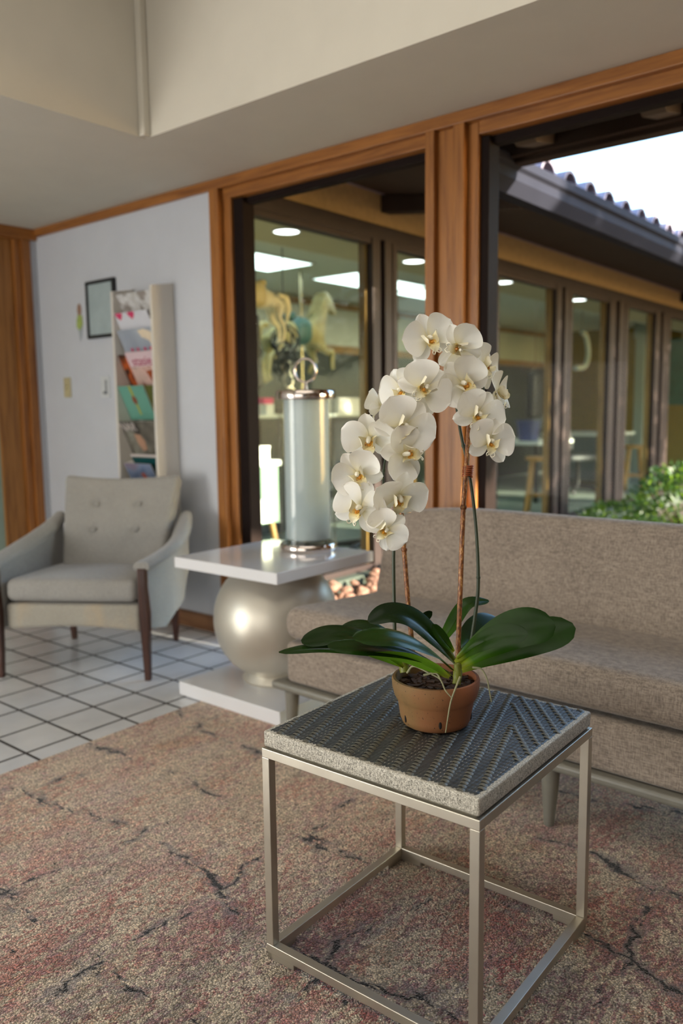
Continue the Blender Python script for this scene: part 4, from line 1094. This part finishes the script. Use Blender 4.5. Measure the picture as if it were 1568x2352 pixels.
# ------------------------------------------------------------------ planting in the yard
def shrub(name, label, loc, rx, ry, rz, n, seed, mat, lsize=0.05, grp=None):
    random.seed(seed)
    t_ = thing(name, label, 'shrub', loc, 0, grp)
    lf = MB(); stm = MB()
    for k in range(7):
        a = 2 * PI * k / 7 + random.uniform(-.3, .3)
        stm.tube(crom([(0, 0, 0), (rx * 0.3 * math.cos(a), ry * 0.3 * math.sin(a), rz * 0.7), (rx * 0.7 * math.cos(a), ry * 0.7 * math.sin(a), rz * 1.4)], 4), [0.012] * 5 + [0.006] * 4, 5)
    for k in range(n):
        v = Vector((random.gauss(0, 1), random.gauss(0, 1), random.gauss(0, 1))).normalized()
        q = random.uniform(0.5, 1.0) ** 0.5 * random.uniform(0.88, 1.08)
        p = Vector((v.x * rx * q, v.y * ry * q, rz + v.z * rz * q))
        if p.z < 0.02: continue
        d_ = (v + Vector((random.uniform(-.8, .8), random.uniform(-.8, .8), random.uniform(-.3, .9)))).normalized()
        s_ = d_.orthogonal().normalized(); s_ = Matrix.Rotation(random.uniform(0, 6.28), 3, d_) @ s_
        L = lsize * random.uniform(0.7, 1.3); nn = d_.cross(s_)
        lf.add([p, p + d_ * L * 0.5 + s_ * L * 0.3 + nn * L * 0.06, p + d_ * L, p + d_ * L * 0.5 - s_ * L * 0.3 + nn * L * 0.06], [(0, 1, 2, 3)])
    lf.build('foliage', mat, t_, normals=False)
    stm.build('stem', M['eave'], t_)
    return t_
def foliage_mat(name, a, b, tl=0.3):
    t_ = NT(name)
    df = t_.n('ShaderNodeBsdfPrincipled'); df.inputs['Roughness'].default_value = 0.45
    tl_ = t_.n('ShaderNodeBsdfTranslucent')
    n = t_.noise(t_.coords(), 14.0, 3, 0.7)
    c = t_.ramp(n, [(0.3, a), (0.7, b)])
    t_.l(c, df.inputs['Base Color']); t_.l(t_.mix(0.5, c, srgb(170, 210, 60)), tl_.inputs[0])
    mx = t_.n('ShaderNodeMixShader'); mx.inputs[0].default_value = tl
    t_.l(df.outputs[0], mx.inputs[1]); t_.l(tl_.outputs[0], mx.inputs[2]); t_.l(mx.outputs[0], t_.out.inputs['Surface'])
    return t_.m
M['bush'] = foliage_mat('yard shrub leaves', srgb(14, 34, 15), srgb(48, 84, 28))
shrub('garden_shrub', 'leafy green shrub outside the right window, above the sofa back', (-2.02, 7.0, -0.03), 0.46, 0.6, 0.365, 3200, 11, M['bush'])
shrub('garden_shrub', 'low dark shrub in front of the glass left of the big shrub', (-2.78, 7.2, -0.03), 0.24, 0.5, 0.17, 1500, 12, M['bush'], 0.04)
# lava stones seen under the white table top
random.seed(5)
stones = MB()
for k in range(420):
    x = -2.2 - 0.86 * random.random() ** 0.7; y = random.uniform(3.0, 4.9); s_ = random.uniform(0.02, 0.05)
    mt = Matrix.Rotation(random.uniform(0, 6), 3, Vector((random.random(), random.random(), random.random())).normalized())
    stones.ball((x, y, -0.02 + s_ * 0.4 + random.uniform(0, 0.05) + max(0, -x - 2.55) * 0.24), s_, s_ * random.uniform(.6, .9), s_ * random.uniform(.5, .8), 7, 5, mt)
o = stones.build('lava_stones', plain('brown lava stone', srgb(120, 88, 74), 0.8, var=0.4, nscale=12), smooth=False)
tag(o, 'bed of brown lava stones outside the window beyond the white table', 'stones', kind='stuff')
# trees across the yard: they break the sun into patches
M['treeleaf'] = foliage_mat('tree leaves', srgb(26, 42, 18), srgb(56, 78, 32), 0.10)
def tree(label, loc, hgt, r, seed, n=900, ls=1.0):
    random.seed(seed)
    t_ = thing('courtyard_tree', label, 'tree', loc, 0, 'trees across the courtyard')
    MB().tube(crom([(0, 0, 0), (0.05, 0.03, hgt * 0.4), (-0.04, 0.05, hgt * 0.8), (0, 0, hgt)], 5), [0.11] * 6 + [0.08] * 5 + [0.05] * 5, 10).build('trunk', M['eave'], t_)
    lf = MB()
    for k in range(n):
        v = Vector((random.gauss(0, 1), random.gauss(0, 1), random.gauss(0, 1)))
        if v.length > 1.7: v *= 1.7 / v.length
        v *= r * 0.5
        p = Vector((0, 0, hgt)) + v
        d_ = Vector((random.uniform(-1, 1), random.uniform(-1, 1), random.uniform(-1, 1))).normalized()
        s_ = d_.orthogonal().normalized(); L = random.uniform(0.10, 0.2) * ls
        lf.add([p, p + d_ * L * .5 + s_ * L * .35, p + d_ * L, p + d_ * L * .5 - s_ * L * .35], [(0, 1, 2, 3)])
    lf.build('crown', M['treeleaf'], t_, normals=False)
# ------------------------------------------------------------------ the orchid
PXC, PYC, PZ0 = -0.894, 1.389, 0.5172
orc = thing('potted_orchid', 'white moth orchid with two flower sprays in a terracotta pot on the woven table', 'orchid', (PXC, PYC, PZ0))
ORG = Vector((PXC, PYC, PZ0))
def A(px, py, dep): return at(px, py, dep) - ORG
def terracotta():
    t_ = NT('speckled terracotta'); b = t_.bsdf(Roughness=0.75)
    v = t_.coords()
    n = t_.noise(v, 9.0, 4, 0.6)
    c = t_.ramp(n, [(0.3, srgb(108, 88, 52)), (0.5, srgb(138, 104, 62)), (0.7, srgb(146, 98, 60))])
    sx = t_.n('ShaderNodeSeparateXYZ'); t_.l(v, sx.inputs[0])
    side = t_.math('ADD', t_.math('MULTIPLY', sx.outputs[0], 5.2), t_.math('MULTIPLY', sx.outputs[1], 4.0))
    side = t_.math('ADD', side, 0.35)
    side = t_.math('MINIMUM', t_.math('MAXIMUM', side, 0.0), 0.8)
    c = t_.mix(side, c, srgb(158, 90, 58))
    sp = t_.ramp(t_.noise(t_.coords(scale=(1, 1, 0.7)), 260.0, 2, 0.5), [(0.68, BW(0)), (0.72, BW(1))])
    c = t_.mix(sp, c, srgb(70, 50, 34))
    t_.l(c, b.inputs['Base Color'])
    t_.l(t_.bump(t_.noise(v, 120.0, 3), 0.15), b.inputs['Normal'])
    return t_.m
pot = MB().lathe([(0.0, 0.0), (0.064, 0.0), (0.0695, 0.004), (0.074, 0.016), (0.079, 0.050), (0.0815, 0.054), (0.086, 0.062), (0.0905, 0.080), (0.0915, 0.094), (0.0895, 0.0985), (0.084, 0.099), (0.0825, 0.096), (0.079, 0.06), (0.0, 0.05)], seg=72).build('pot', terracotta(), orc)
for az in (-112, -50, 20, 90, 160):
    MB().ball((0.0745 * math.cos(R(az)), 0.0745 * math.sin(R(az)), 0.022), 0.0018, 0.0032, 0.0095, M=Matrix.Rotation(R(az), 3, 'Z')).build('drain_slot', plain('slot shadow', srgb(26, 20, 16), 0.9), pot)
random.seed(21)
so = MB().lathe([(0.0, 0.084), (0.04, 0.083), (0.0815, 0.076)], seg=30)
for k in range(190):
    a = random.uniform(0, 2 * PI); r_ = 0.076 * math.sqrt(random.random())
    mt = Matrix.Translation((r_ * math.cos(a), r_ * math.sin(a), 0.083 + random.uniform(-0.002, 0.006))) @ Matrix.Rotation(random.uniform(0, 6), 4, 'Z') @ Matrix.Rotation(random.uniform(-.6, .6), 4, 'X')
    so.box(-0.009 * random.uniform(.5, 1.2), 0.009, -0.004, 0.004, -0.002, 0.002, mt)
so.build('bark', plain('dark bark chips', srgb(72, 50, 38), 0.9, var=0.5, nscale=60), orc)

# leaves
def leafmat():
    t_ = NT('glossy orchid leaf'); b = t_.bsdf(Roughness=0.27)
    b.inputs['Specular IOR Level'].default_value = 0.22
    at_ = t_.n('ShaderNodeAttribute', attribute_name='t')
    n = t_.noise(t_.coords(), 18.0, 3)
    top = t_.ramp(at_.outputs['Fac'], [(0.0, srgb(150, 156, 44)), (0.14, srgb(58, 94, 14)), (0.4, srgb(30, 58, 8)), (1.0, srgb(20, 42, 9))])
    top = t_.mix(0.25, top, t_.ramp(n, [(0.3, srgb(10, 26, 8)), (0.7, srgb(30, 62, 14))]))
    oi = t_.n('ShaderNodeObjectInfo')
    top = t_.mix(1.0, top, t_.ramp(oi.outputs['Random'], [(0.0, BW(0.7)), (1.0, (1.7, 1.75, 1.4, 1))]), 'MULTIPLY')
    und = t_.ramp(at_.outputs['Fac'], [(0.0, srgb(150, 156, 44)), (0.2, srgb(100, 150, 30)), (1.0, srgb(98, 146, 34))])
    ge = t_.n('ShaderNodeNewGeometry')
    t_.l(t_.mix(ge.outputs['Backfacing'], top, und), b.inputs['Base Color'])
    return t_.m
M['oleaf'] = leafmat()
BK = -FW
def leaf(pts, width, nh, fold=0.22, blunt=0.72):
    """pts along the midrib (pixel x, pixel y, distance), nh the way its upper face looks"""
    mid = crom([A(*p) for p in pts], 7); n = len(mid)
    nh = Vector(nh).normalized()
    vs = []; ts = []; fs = []; m = 8
    L = [0.0]
    for i in range(1, n): L.append(L[-1] + (mid[i] - mid[i - 1]).length)
    for i, p in enumerate(mid):
        u = L[i] / L[-1]
        tg = (mid[min(i + 1, n - 1)] - mid[max(i - 1, 0)]).normalized()
        sd = nh.cross(tg).normalized(); nn = tg.cross(sd).normalized()
        if u < blunt: w = 0.26 + 0.74 * math.sin(PI / 2 * min(1, u / blunt)) ** 1.1
        else: w = math.sqrt(max(0.0008, 1 - ((u - blunt) / (1.004 - blunt)) ** 2.3))
        w *= width / 2
        for k in range(m + 1):
            q = -1 + 2 * k / m
            f = fold * (1 - 0.5 * u)
            vs.append(p + sd * q * w + nn * (abs(q) ** 1.3 * w * f - 0.0035 * math.exp(-(q / 0.10) ** 2) * (1 - u) - 0.10 * w * q * q * q * q))
            ts.append(max(0.001, u))
    for i in range(n - 1):
        for k in range(m):
            fs.append((i * (m + 1) + k, i * (m + 1) + k + 1, (i + 1) * (m + 1) + k + 1, (i + 1) * (m + 1) + k))
    # keep the face winding so the upper face looks along nh
    a, b_, c_ = (Vector(vs[i]) for i in fs[len(fs) // 2][:3])
    if (b_ - a).cross(c_ - a).dot(nh) < 0: fs = [tuple(reversed(f)) for f in fs]
    return MB().add(vs, fs, True, ts).build('leaf', M['oleaf'], orc, normals=False)
Z = Vector((0, 0, 1))
leaf([(1052, 1538, 1.70), (1120, 1505, 1.73), (1210, 1470, 1.75), (1318, 1437, 1.77)], 0.088, BK * .65 + Z * .7)
leaf([(1050, 1528, 1.66), (1115, 1480, 1.665), (1190, 1443, 1.67), (1273, 1432, 1.68)], 0.088, BK * .75 + Z * .6)
leaf([(1050, 1514, 1.63), (1095, 1481, 1.61), (1150, 1458, 1.60), (1212, 1456, 1.59)], 0.050, BK * .7 + Z * .7)
leaf([(1046, 1522, 1.675), (1003, 1470, 1.655), (945, 1419, 1.64), (892, 1408, 1.62), (846, 1428, 1.60)], 0.056, BK * .62 + Z * .72 + RT * .25, blunt=0.55)
leaf([(1042, 1538, 1.63), (985, 1494, 1.59), (905, 1463, 1.56), (812, 1466, 1.53)], 0.078, BK * .22 + Z * .95, fold=0.12)
leaf([(1035, 1548, 1.62), (950, 1505, 1.585), (860, 1487, 1.565), (752, 1484, 1.545)], 0.066, BK * .22 + Z * .95, fold=0.12)
leaf([(930, 1518, 1.72), (840, 1497, 1.70), (740, 1487, 1.69), (640, 1498, 1.68)], 0.055, BK * .12 + Z * .98, fold=0.15, blunt=0.5)
leaf([(930, 1508, 1.76), (880, 1460, 1.77), (830, 1441, 1.775), (777, 1448, 1.78)], 0.066, BK * .3 + Z * .9, fold=0.12)
leaf([(932, 1514, 1.73), (840, 1468, 1.72), (765, 1456, 1.71), (692, 1474, 1.70)], 0.076, BK * .28 + Z * .9, fold=0.12)
leaf([(1030, 1556, 1.60), (985, 1530, 1.575), (925, 1508, 1.56), (850, 1501, 1.55)], 0.046, -BK * .55 + Z * .75, fold=0.1, blunt=0.5)
leaf([(925, 1532, 1.69), (892, 1512, 1.66), (845, 1500, 1.63)], 0.036, -BK * .55 + Z * .75, fold=0.1, blunt=0.5)
leaf([(1005, 1490, 1.75), (1035, 1440, 1.765), (1072, 1387, 1.78), (1122, 1379, 1.80)], 0.042, BK * .5 + Z * .6 - RT * .5, blunt=0.5)
leaf([(955, 1445, 1.76), (968, 1425, 1.765), (992, 1405, 1.77)], 0.024, BK * .8 + RT * .5, blunt=0.5)
leaf([(1042, 1497, 1.645), (1018, 1468, 1.64), (993, 1434, 1.64)], 0.026, BK * .8 + Z * .3 + RT * .4, blunt=0.6)
leaf([(1055, 1495, 1.75), (1085, 1460, 1.80), (1115, 1437, 1.84), (1150, 1424, 1.88)], 0.078, BK * .6 + Z * .75)
cr_ = MB().tube(crom([A(1048, 1572, 1.645), A(1050, 1555, 1.65), A(1051, 1538, 1.655), A(1050, 1522, 1.66)], 4), [0.0085] * 4 + [0.0095] * 4 + [0.008] * 4 + [0.004], 14)
cr_.tube(crom([A(930, 1545, 1.72), A(928, 1525, 1.725), A(930, 1508, 1.73)], 4), 0.011, 12)
cr_.build('crown', plain('yellow green leaf base', srgb(112, 118, 32), 0.45, var=0.2, nscale=60), orc)
rts = plain('grey green air root', srgb(148, 146, 112), 0.6, var=0.15, nscale=40)
for pts, r_ in (([(935, 1545, 1.64), (950, 1530, 1.62), (985, 1546, 1.60), (1010, 1560, 1.592), (1022, 1585, 1.588), (1037, 1603, 1.586)], 0.0024),
                ([(972, 1551, 1.60), (1000, 1546, 1.595), (1012, 1562, 1.59), (1020, 1580, 1.588)], 0.0026),
                ([(1056, 1555, 1.615), (1047, 1578, 1.60), (1035, 1612, 1.598), (1028, 1650, 1.605), (1023, 1683, 1.607)], 0.0024),
                ([(1085, 1533, 1.65), (1105, 1537, 1.64), (1118, 1560, 1.635), (1124, 1590, 1.635), (1128, 1612, 1.635)], 0.0023)):
    pp = crom([A(*p) for p in pts], 6)
    MB().tube(pp, [r_ * (1 - 0.55 * i / len(pp)) for i in range(len(pp))], 8).build('air_root', rts, orc)

# stems and stakes
stemm = plain('dark green flower stem', srgb(52, 62, 42), 0.4, var=0.15, nscale=30)
LS = [(906, 1500, 1.73), (906, 1440, 1.73), (904, 1260, 1.73), (914, 1110, 1.735), (940, 980, 1.74), (962, 905, 1.735), (955, 888, 1.715), (936, 900, 1.70), (905, 955, 1.69), (888, 1035, 1.68), (880, 1100, 1.675), (886, 1195, 1.665)]
RS = [(1078, 1500, 1.70), (1090, 1420, 1.70), (1098, 1340, 1.70), (1093, 1212, 1.70), (1078, 1090, 1.695), (1056, 985, 1.70), (1043, 880, 1.71), (1052, 812, 1.72), (1082, 800, 1.715), (1106, 850, 1.70), (1112, 925, 1.69), (1124, 1005, 1.68)]
STEMS = []
for pts, nodes in ((LS, (1350,)), (RS, (1212, 1060))):
    pp = crom([A(*p) for p in pts], 8)
    STEMS.append(pp)
    m = MB().tube(pp, [0.0042 - 0.0022 * i / len(pp) for i in range(len(pp))], 10)
    for q in (0.20, 0.42, 0.62, 0.75, 0.88):
        i = int(q * len(pp)); d_ = (pp[i + 1] - pp[i]).normalized()
        m.tube([pp[i] - d_ * 0.003, pp[i], pp[i] + d_ * 0.003], [0.004, 0.0053 - 0.0015 * q, 0.0036], 10)
    m.build('flower_stem', stemm, orc)
def stake(pts, nodes):
    t_ = MATS.get('stake')
    if not t_:
        q = NT('speckled bamboo'); b = q.bsdf(Roughness=0.45)
        n = q.noise(q.coords(scale=(1, 1, 0.35)), 260.0, 3, 0.7)
        q.l(q.ramp(n, [(0.38, srgb(92, 54, 26)), (0.55, srgb(150, 92, 48)), (0.68, srgb(206, 160, 98))]), b.inputs['Base Color'])
        t_ = MATS['stake'] = q.m
    pp = crom([A(*p) for p in pts], 10)
    m = MB().tube(pp, 0.0052, 12)
    for i_ in nodes:
        i = int(i_ * (len(pp) - 1)); d_ = (pp[min(i + 1, len(pp) - 1)] - pp[i]).normalized()
        m.tube([pp[i] - d_ * 0.005, pp[i] - d_ * 0.002, pp[i] + d_ * 0.002, pp[i] + d_ * 0.005], [0.0052, 0.0066, 0.0066, 0.0052], 12)
    m.build('bamboo_stake', t_, orc)
    return pp
stake([(950, 1520, 1.72), (936, 1370, 1.72), (928, 1262, 1.72), (921, 1165, 1.72), (915, 1090, 1.72)], (0.5,))
SP = stake([(1051, 1515, 1.685), (1057, 1350, 1.685), (1064, 1165, 1.685), (1073, 1040, 1.685), (1077, 960, 1.685)], (0.52, 0.5))
wm = MB(); cw = plain('copper wire', srgb(168, 88, 54), 0.35, metal=0.6)
c0 = A(1074, 1083, 1.688)
tgs = (A(1073, 1070, 1.687) - A(1070, 1100, 1.687)).normalized()
sx_ = RT.copy(); sy_ = tgs.cross(sx_).normalized()
wm.tube([c0 + tgs * (-0.0115 + 0.023 * i / 90) + sx_ * 0.0098 * math.cos(2 * PI * i / 15) + sy_ * 0.0078 * math.sin(2 * PI * i / 15) for i in range(91)], 0.0017, 7)
wm.build('wire_tie', cw, orc)

# flowers
def petalmat():
    t_ = NT('white orchid petal')
    at_ = t_.n('ShaderNodeAttribute', attribute_name='t')
    n = t_.noise(t_.coords(scale=(1, 1, 1)), 40.0, 3, 0.6)
    c = t_.ramp(at_.outputs['Fac'], [(0.0, srgb(226, 214, 160)), (0.16, srgb(246, 242, 226)), (0.4, srgb(250, 248, 243)), (1.0, srgb(252, 250, 246))])
    c = t_.mix(0.12, c, t_.ramp(n, [(0.3, srgb(236, 230, 224)), (0.7, srgb(255, 253, 250))]))
    b = t_.n('ShaderNodeBsdfPrincipled'); b.inputs['Roughness'].default_value = 0.55
    t_.l(c, b.inputs['Base Color'])
    tr = t_.n('ShaderNodeBsdfTranslucent'); t_.l(t_.mix(1.0, c, srgb(250, 244, 220), 'MULTIPLY'), tr.inputs[0])
    mx = t_.n('ShaderNodeMixShader'); mx.inputs[0].default_value = 0.3
    t_.l(b.outputs[0], mx.inputs[1]); t_.l(tr.outputs[0], mx.inputs[2]); t_.l(mx.outputs[0], t_.out.inputs['Surface'])
    wv = t_.n('ShaderNodeTexNoise'); wv.inputs['Scale'].default_value = 130
    t_.l(t_.bump(t_.noise(t_.coords(scale=(1, 1, 1)), 60, 2), 0.08, 0.002), b.inputs['Normal'])
    return t_.m
def lipmat():
    t_ = NT('yellow orchid lip'); b = t_.bsdf(Roughness=0.4)
    at_ = t_.n('ShaderNodeAttribute', attribute_name='t')
    c = t_.ramp(at_.outputs['Fac'], [(0.0, srgb(240, 234, 214)), (0.35, srgb(238, 228, 186)), (0.6, srgb(234, 206, 120)), (0.85, srgb(226, 162, 46)), (1.0, srgb(204, 110, 26))])
    sp = t_.ramp(t_.noise(t_.coords(), 260.0, 2, 0.5), [(0.60, BW(0)), (0.66, BW(1))])
    c = t_.mix(t_.math('MULTIPLY', sp, t_.ramp(at_.outputs['Fac'], [(0.3, BW(0)), (0.6, BW(0.9))])), c, srgb(150, 50, 24))
    t_.l(c, b.inputs['Base Color'])
    return t_.m
M['petal'] = petalmat(); M['lip'] = lipmat()
def flower(px, py, dep, yaw, pitch, roll, size=0.1, stem=0, seed=0, curl=0.0, cup=1.0):
    """yaw turns it to the photo's right, pitch tips it up, roll turns it clockwise-negative; size is its full width"""
    rnd = random.Random(seed * 13 + 5)
    n = Matrix.Rotation(R(yaw), 3, UP) @ BK
    n = (Matrix.Rotation(R(-pitch), 3, RT) @ n).normalized()
    y = UP - n * UP.dot(n); y.normalize()
    y = Matrix.Rotation(R(roll), 3, n) @ y
    x = y.cross(n).normalized()
    Mx = Matrix((( x.x, y.x, n.x), (x.y, y.y, n.y), (x.z, y.z, n.z)))
    o_ = A(px, py, dep); S = size
    def P(v): return o_ + Mx @ (Vector(v) * S)
    m = MB()
    def petal(ang, L, W, kind, z0=0.0, lift=0.06, nu=18, nv=14, bend=0.0):
        vs = []; ts = []
        a = R(ang); ca, sa = math.cos(a), math.sin(a)
        w1, w2, w3 = rnd.uniform(-.02, .02), rnd.uniform(-.025, .025), rnd.uniform(0, 6)
        for i in range(nu + 1):
            u = i / nu
            if kind == 'petal':
                k0 = 0.54
                if u < k0: f = 0.16 + 0.84 * math.sin(PI / 2 * u / k0) ** 0.85
                else: f = math.sqrt(max(0.0, 1 - ((u - k0) / (1.0 - k0)) ** 2.2))
            else:
                k0 = 0.52
                if u < k0: f = 0.30 + 0.70 * math.sin(PI / 2 * u / k0)
                else: f = max(0.0, 1 - ((u - k0) / (1 - k0)) ** 2.0) ** 0.62
            f = max(f, 0.03)
            for j in range(nv + 1):
                q = -1 + 2 * j / nv
                xx = q * f * W / 2; yy = 0.03 + L * u
                if kind == 'petal': yy -= 0.04 * abs(q) ** 2 * f * (1 if u > 0.5 else 0)
                zz = z0 + lift * math.sin(PI * 0.5 * u) - 0.10 * curl * u * u - 0.05 * u * u * (1 - cup)
                zz += cup * (0.10 * (xx / 0.3) ** 2 - 0.02 * math.exp(-(q / 0.15) ** 2) * (1 - u))
                zz += 0.012 * math.sin(3.2 * q + w3) * u + w1 * u * q + w2 * u * u + bend * u * u
                vs.append(P((xx * ca - yy * sa, xx * sa + yy * ca, zz)))
                ts.append(max(0.001, u))
        fs = [(i * (nv + 1) + j, i * (nv + 1) + j + 1, (i + 1) * (nv + 1) + j + 1, (i + 1) * (nv + 1) + j) for i in range(nu) for j in range(nv)]
        m.add(vs, fs, True, ts)
    petal(0 + rnd.uniform(-4, 4), 0.47, 0.34, 'sepal', -0.035, 0.02, bend=rnd.uniform(-.06, .02))
    petal(126 + rnd.uniform(-5, 5), 0.45, 0.32, 'sepal', -0.035, 0.02, bend=rnd.uniform(-.06, .02))
    petal(-126 + rnd.uniform(-5, 5), 0.45, 0.32, 'sepal', -0.035, 0.02, bend=rnd.uniform(-.06, .02))
    petal(66 + rnd.uniform(-4, 4), 0.50, 0.66, 'petal', 0.0, 0.05, bend=rnd.uniform(-.05, .05))
    petal(-66 + rnd.uniform(-4, 4), 0.50, 0.66, 'petal', 0.0, 0.05, bend=rnd.uniform(-.05, .05))
    fo = m.build('flower', M['petal'], orc, normals=False)
    # lip: column, two side lobes, keeled middle lobe and two tendrils
    lp_ = MB(); S = size * 1.28
    def lobe(path, widths, tv, tilt):
        vs = []; ts = []; nn_ = 4
        pth = crom(path, 3)
        for i, p in enumerate(pth):
            u = i / (len(pth) - 1)
            w = widths[0] * (1 - u) ** 2 + 2 * widths[1] * u * (1 - u) + widths[2] * u * u
            for j in range(nn_ + 1):
                q = -1 + 2 * j / nn_
                vs.append(P(Vector(p) + Vector(tilt) * q * w + Vector((0, 0, 0.25 * w * q * q)))); ts.append(max(0.001, tv[0] + (tv[1] - tv[0]) * u))
        lp_.add(vs, [(i * (nn_ + 1) + j, i * (nn_ + 1) + j + 1, (i + 1) * (nn_ + 1) + j + 1, (i + 1) * (nn_ + 1) + j) for i in range(len(pth) - 1) for j in range(nn_)], True, ts)
    def tb(path, rad, tv):
        o0 = len(lp_.v); lp_.tube([P(p) for p in path], [r_ * S for r_ in rad], 8)
        k = len(lp_.v) - o0
        for i in range(k): lp_.t[o0 + i] = tv
    tb([(0, 0.02, 0.0), (0, 0.028, 0.05), (0, 0.02, 0.10), (0, 0.0, 0.125)], [0.03, 0.034, 0.036, 0.02], 0.02)
    for s in (-1, 1):
        lobe([(s * 0.02, -0.02, 0.02), (s * 0.075, -0.01, 0.055), (s * 0.105, 0.02, 0.11), (s * 0.085, 0.045, 0.15)], (0.05, 0.15, 0.05), (0.5, 0.05), (0.25 * s, 0.8, -0.35))
    lobe([(0, -0.02, 0.03), (0, -0.065, 0.085), (0, -0.13, 0.11), (0, -0.20, 0.10)], (0.05, 0.13, 0.02), (0.85, 0.1), (1, 0, 0))
    tb([(0, -0.028, 0.055), (0, -0.045, 0.09), (0, -0.06, 0.105)], [0.022, 0.028, 0.014], 0.9)
    for s in (-1, 1):
        tb(crom([(s * 0.008, -0.195, 0.10), (s * 0.045, -0.225, 0.115), (s * 0.07, -0.19, 0.15), (s * 0.045, -0.155, 0.16)], 4), [0.008] * 10 + [0.006, 0.005, 0.004], 0.05)
    lp_.build('lip', M['lip'], fo, normals=False)
    # pedicel to the nearest point of its stem
    S = size; bk = P((0, 0, -0.04))
    best = min(STEMS[stem][len(STEMS[stem]) // 3:], key=lambda p: (p - bk).length)
    c_ = bk + (Mx @ Vector((0, 0, -0.22 * S)))
    mid_ = (c_ + best) / 2
    MB().tube(crom([bk, c_.lerp(bk, 0.4), mid_, best], 5), 0.0016, 7).build('pedicel', plain('pale green pedicel', srgb(150, 160, 110), 0.5), orc)
#        px    py   dep  yaw pitch roll size stem
FL = [
 (985, 780, 1.675, 12, -4, 24, 0.112, 1),
 (1052, 800, 1.640, 6, -22, -100, 0.104, 1),
 (974, 893, 1.625, 10, 2, -48, 0.115, 0),
 (1064, 882, 1.645, 8, -8, 48, 0.112, 1),
 (1112, 842, 1.700, 48, 4, -30, 0.100, 1),
 (1142, 905, 1.690, 66, 4, -6, 0.104, 1),
 (1096, 954, 1.615, 12, -6, -28, 0.106, 1),
 (1124, 1016, 1.610, 16, -4, -14, 0.100, 1),
 (926, 981, 1.600, 10, -6, -40, 0.124, 0),
 (848, 1008, 1.620, -10, -34, 2, 0.112, 0),
 (930, 1044, 1.590, 30, 2, 86, 0.110, 0),
 (823, 1090, 1.600, -8, -12, 36, 0.102, 0),
 (826, 1168, 1.590, -22, -4, -22, 0.112, 0),
 (915, 1142, 1.575, 14, -36, -6, 0.112, 0),
 (886, 1217, 1.570, -6, -12, -52, 0.088, 0),
 (872, 935, 1.740, -130, 0, 20, 0.085, 0),
 (922, 898, 1.680, -28, -6, 20, 0.098, 0),
]
for i, f in enumerate(FL):
    flower(*f[:7], stem=f[7], seed=i + 1)

# ------------------------------------------------------------------ light
w = bpy.data.worlds.new('sky'); sc.world = w; w.use_nodes = True
nt = w.node_tree; nt.nodes.clear()
sky = nt.nodes.new('ShaderNodeTexSky'); sky.sky_type = 'NISHITA'; sky.sun_disc = False
sky.sun_elevation = R(24); sky.sun_rotation = R(80); sky.air_density = 1.2; sky.dust_density = 0.6; sky.ozone_density = 2.0
bgn = nt.nodes.new('ShaderNodeBackground'); bgn.inputs['Strength'].default_value = 0.9
ow = nt.nodes.new('ShaderNodeOutputWorld')
nt.links.new(sky.outputs[0], bgn.inputs[0]); nt.links.new(bgn.outputs[0], ow.inputs[0])
def lamp(name, kind, energy, loc, target=None, color=(1, 1, 1), **kw):
    ld = bpy.data.lights.new(name, kind); ld.energy = energy; ld.color = color
    for k, v in kw.items(): setattr(ld, k, v)
    o = bpy.data.objects.new(name, ld); COL.objects.link(o); o.location = loc
    if target is not None:
        o.rotation_euler = (Vector(target) - Vector(loc)).to_track_quat('-Z', 'Y').to_euler()
    return o
lamp('sun', 'SUN', 24.0, (6, 4, 3), (6 - 1, 4 - 0.10, 3 - 0.27), (1.0, 0.86, 0.68), angle=R(0.6))
lamp('front_window_light', 'AREA', 34, (-0.8, -3.0, 1.2), (-0.9, 1, 0.5), (1.0, 0.93, 0.84), shape='RECTANGLE', size=3.0, size_y=1.9)
lamp('side_window_light', 'AREA', 72, (-3.9, -2.5, 0.85), (-1.2, 1.4, 0.7), (1.0, 0.94, 0.86), shape='RECTANGLE', size=1.6, size_y=1.6)
lamp('well_light', 'AREA', 32, (-0.6, 0.2, 3.2), (-0.6, 0.2, 0), (1.0, 0.94, 0.84), shape='RECTANGLE', size=3.4, size_y=3.0)
lamp('wing_light', 'AREA', 10, (-5.2, 6.5, 2.42), (-5.2, 6.5, 0), (0.92, 1.0, 0.95), shape='RECTANGLE', size=1.6, size_y=6.0)
tree('small slender tree on the sunny side of the courtyard, closest to the eave', (4.85, 3.35, -0.03), 3.6, 1.0, 34, 2600)
tree('medium tree on the sunny side of the courtyard, second from the eave', (4.4, 6.0, -0.03), 3.45, 1.3, 33, 5200)
tree('broad tree on the sunny side of the courtyard, nearer the windows', (4.9, 9.1, -0.03), 3.9, 2.1, 31, 6000, 1.2)
tree('broad tree on the sunny side of the courtyard, farther from the windows', (5.3, 13.2, -0.03), 3.9, 2.3, 32, 5200, 1.3)
sc.view_settings.view_transform = 'Standard'
sc.view_settings.look = 'None'
sc.view_settings.exposure = 0.32
sc.cycles.use_denoising = True
sc.cycles.max_bounces = 6
sc.cycles.diffuse_bounces = 3
sc.cycles.glossy_bounces = 3
sc.cycles.transmission_bounces = 4
sc.cycles.use_adaptive_sampling = True
sc.cycles.adaptive_threshold = 0.08
sc.cycles.caustics_reflective = False
sc.cycles.caustics_refractive = False
sc.cycles.transparent_max_bounces = 16
sc.cycles.sample_clamp_indirect = 6.0
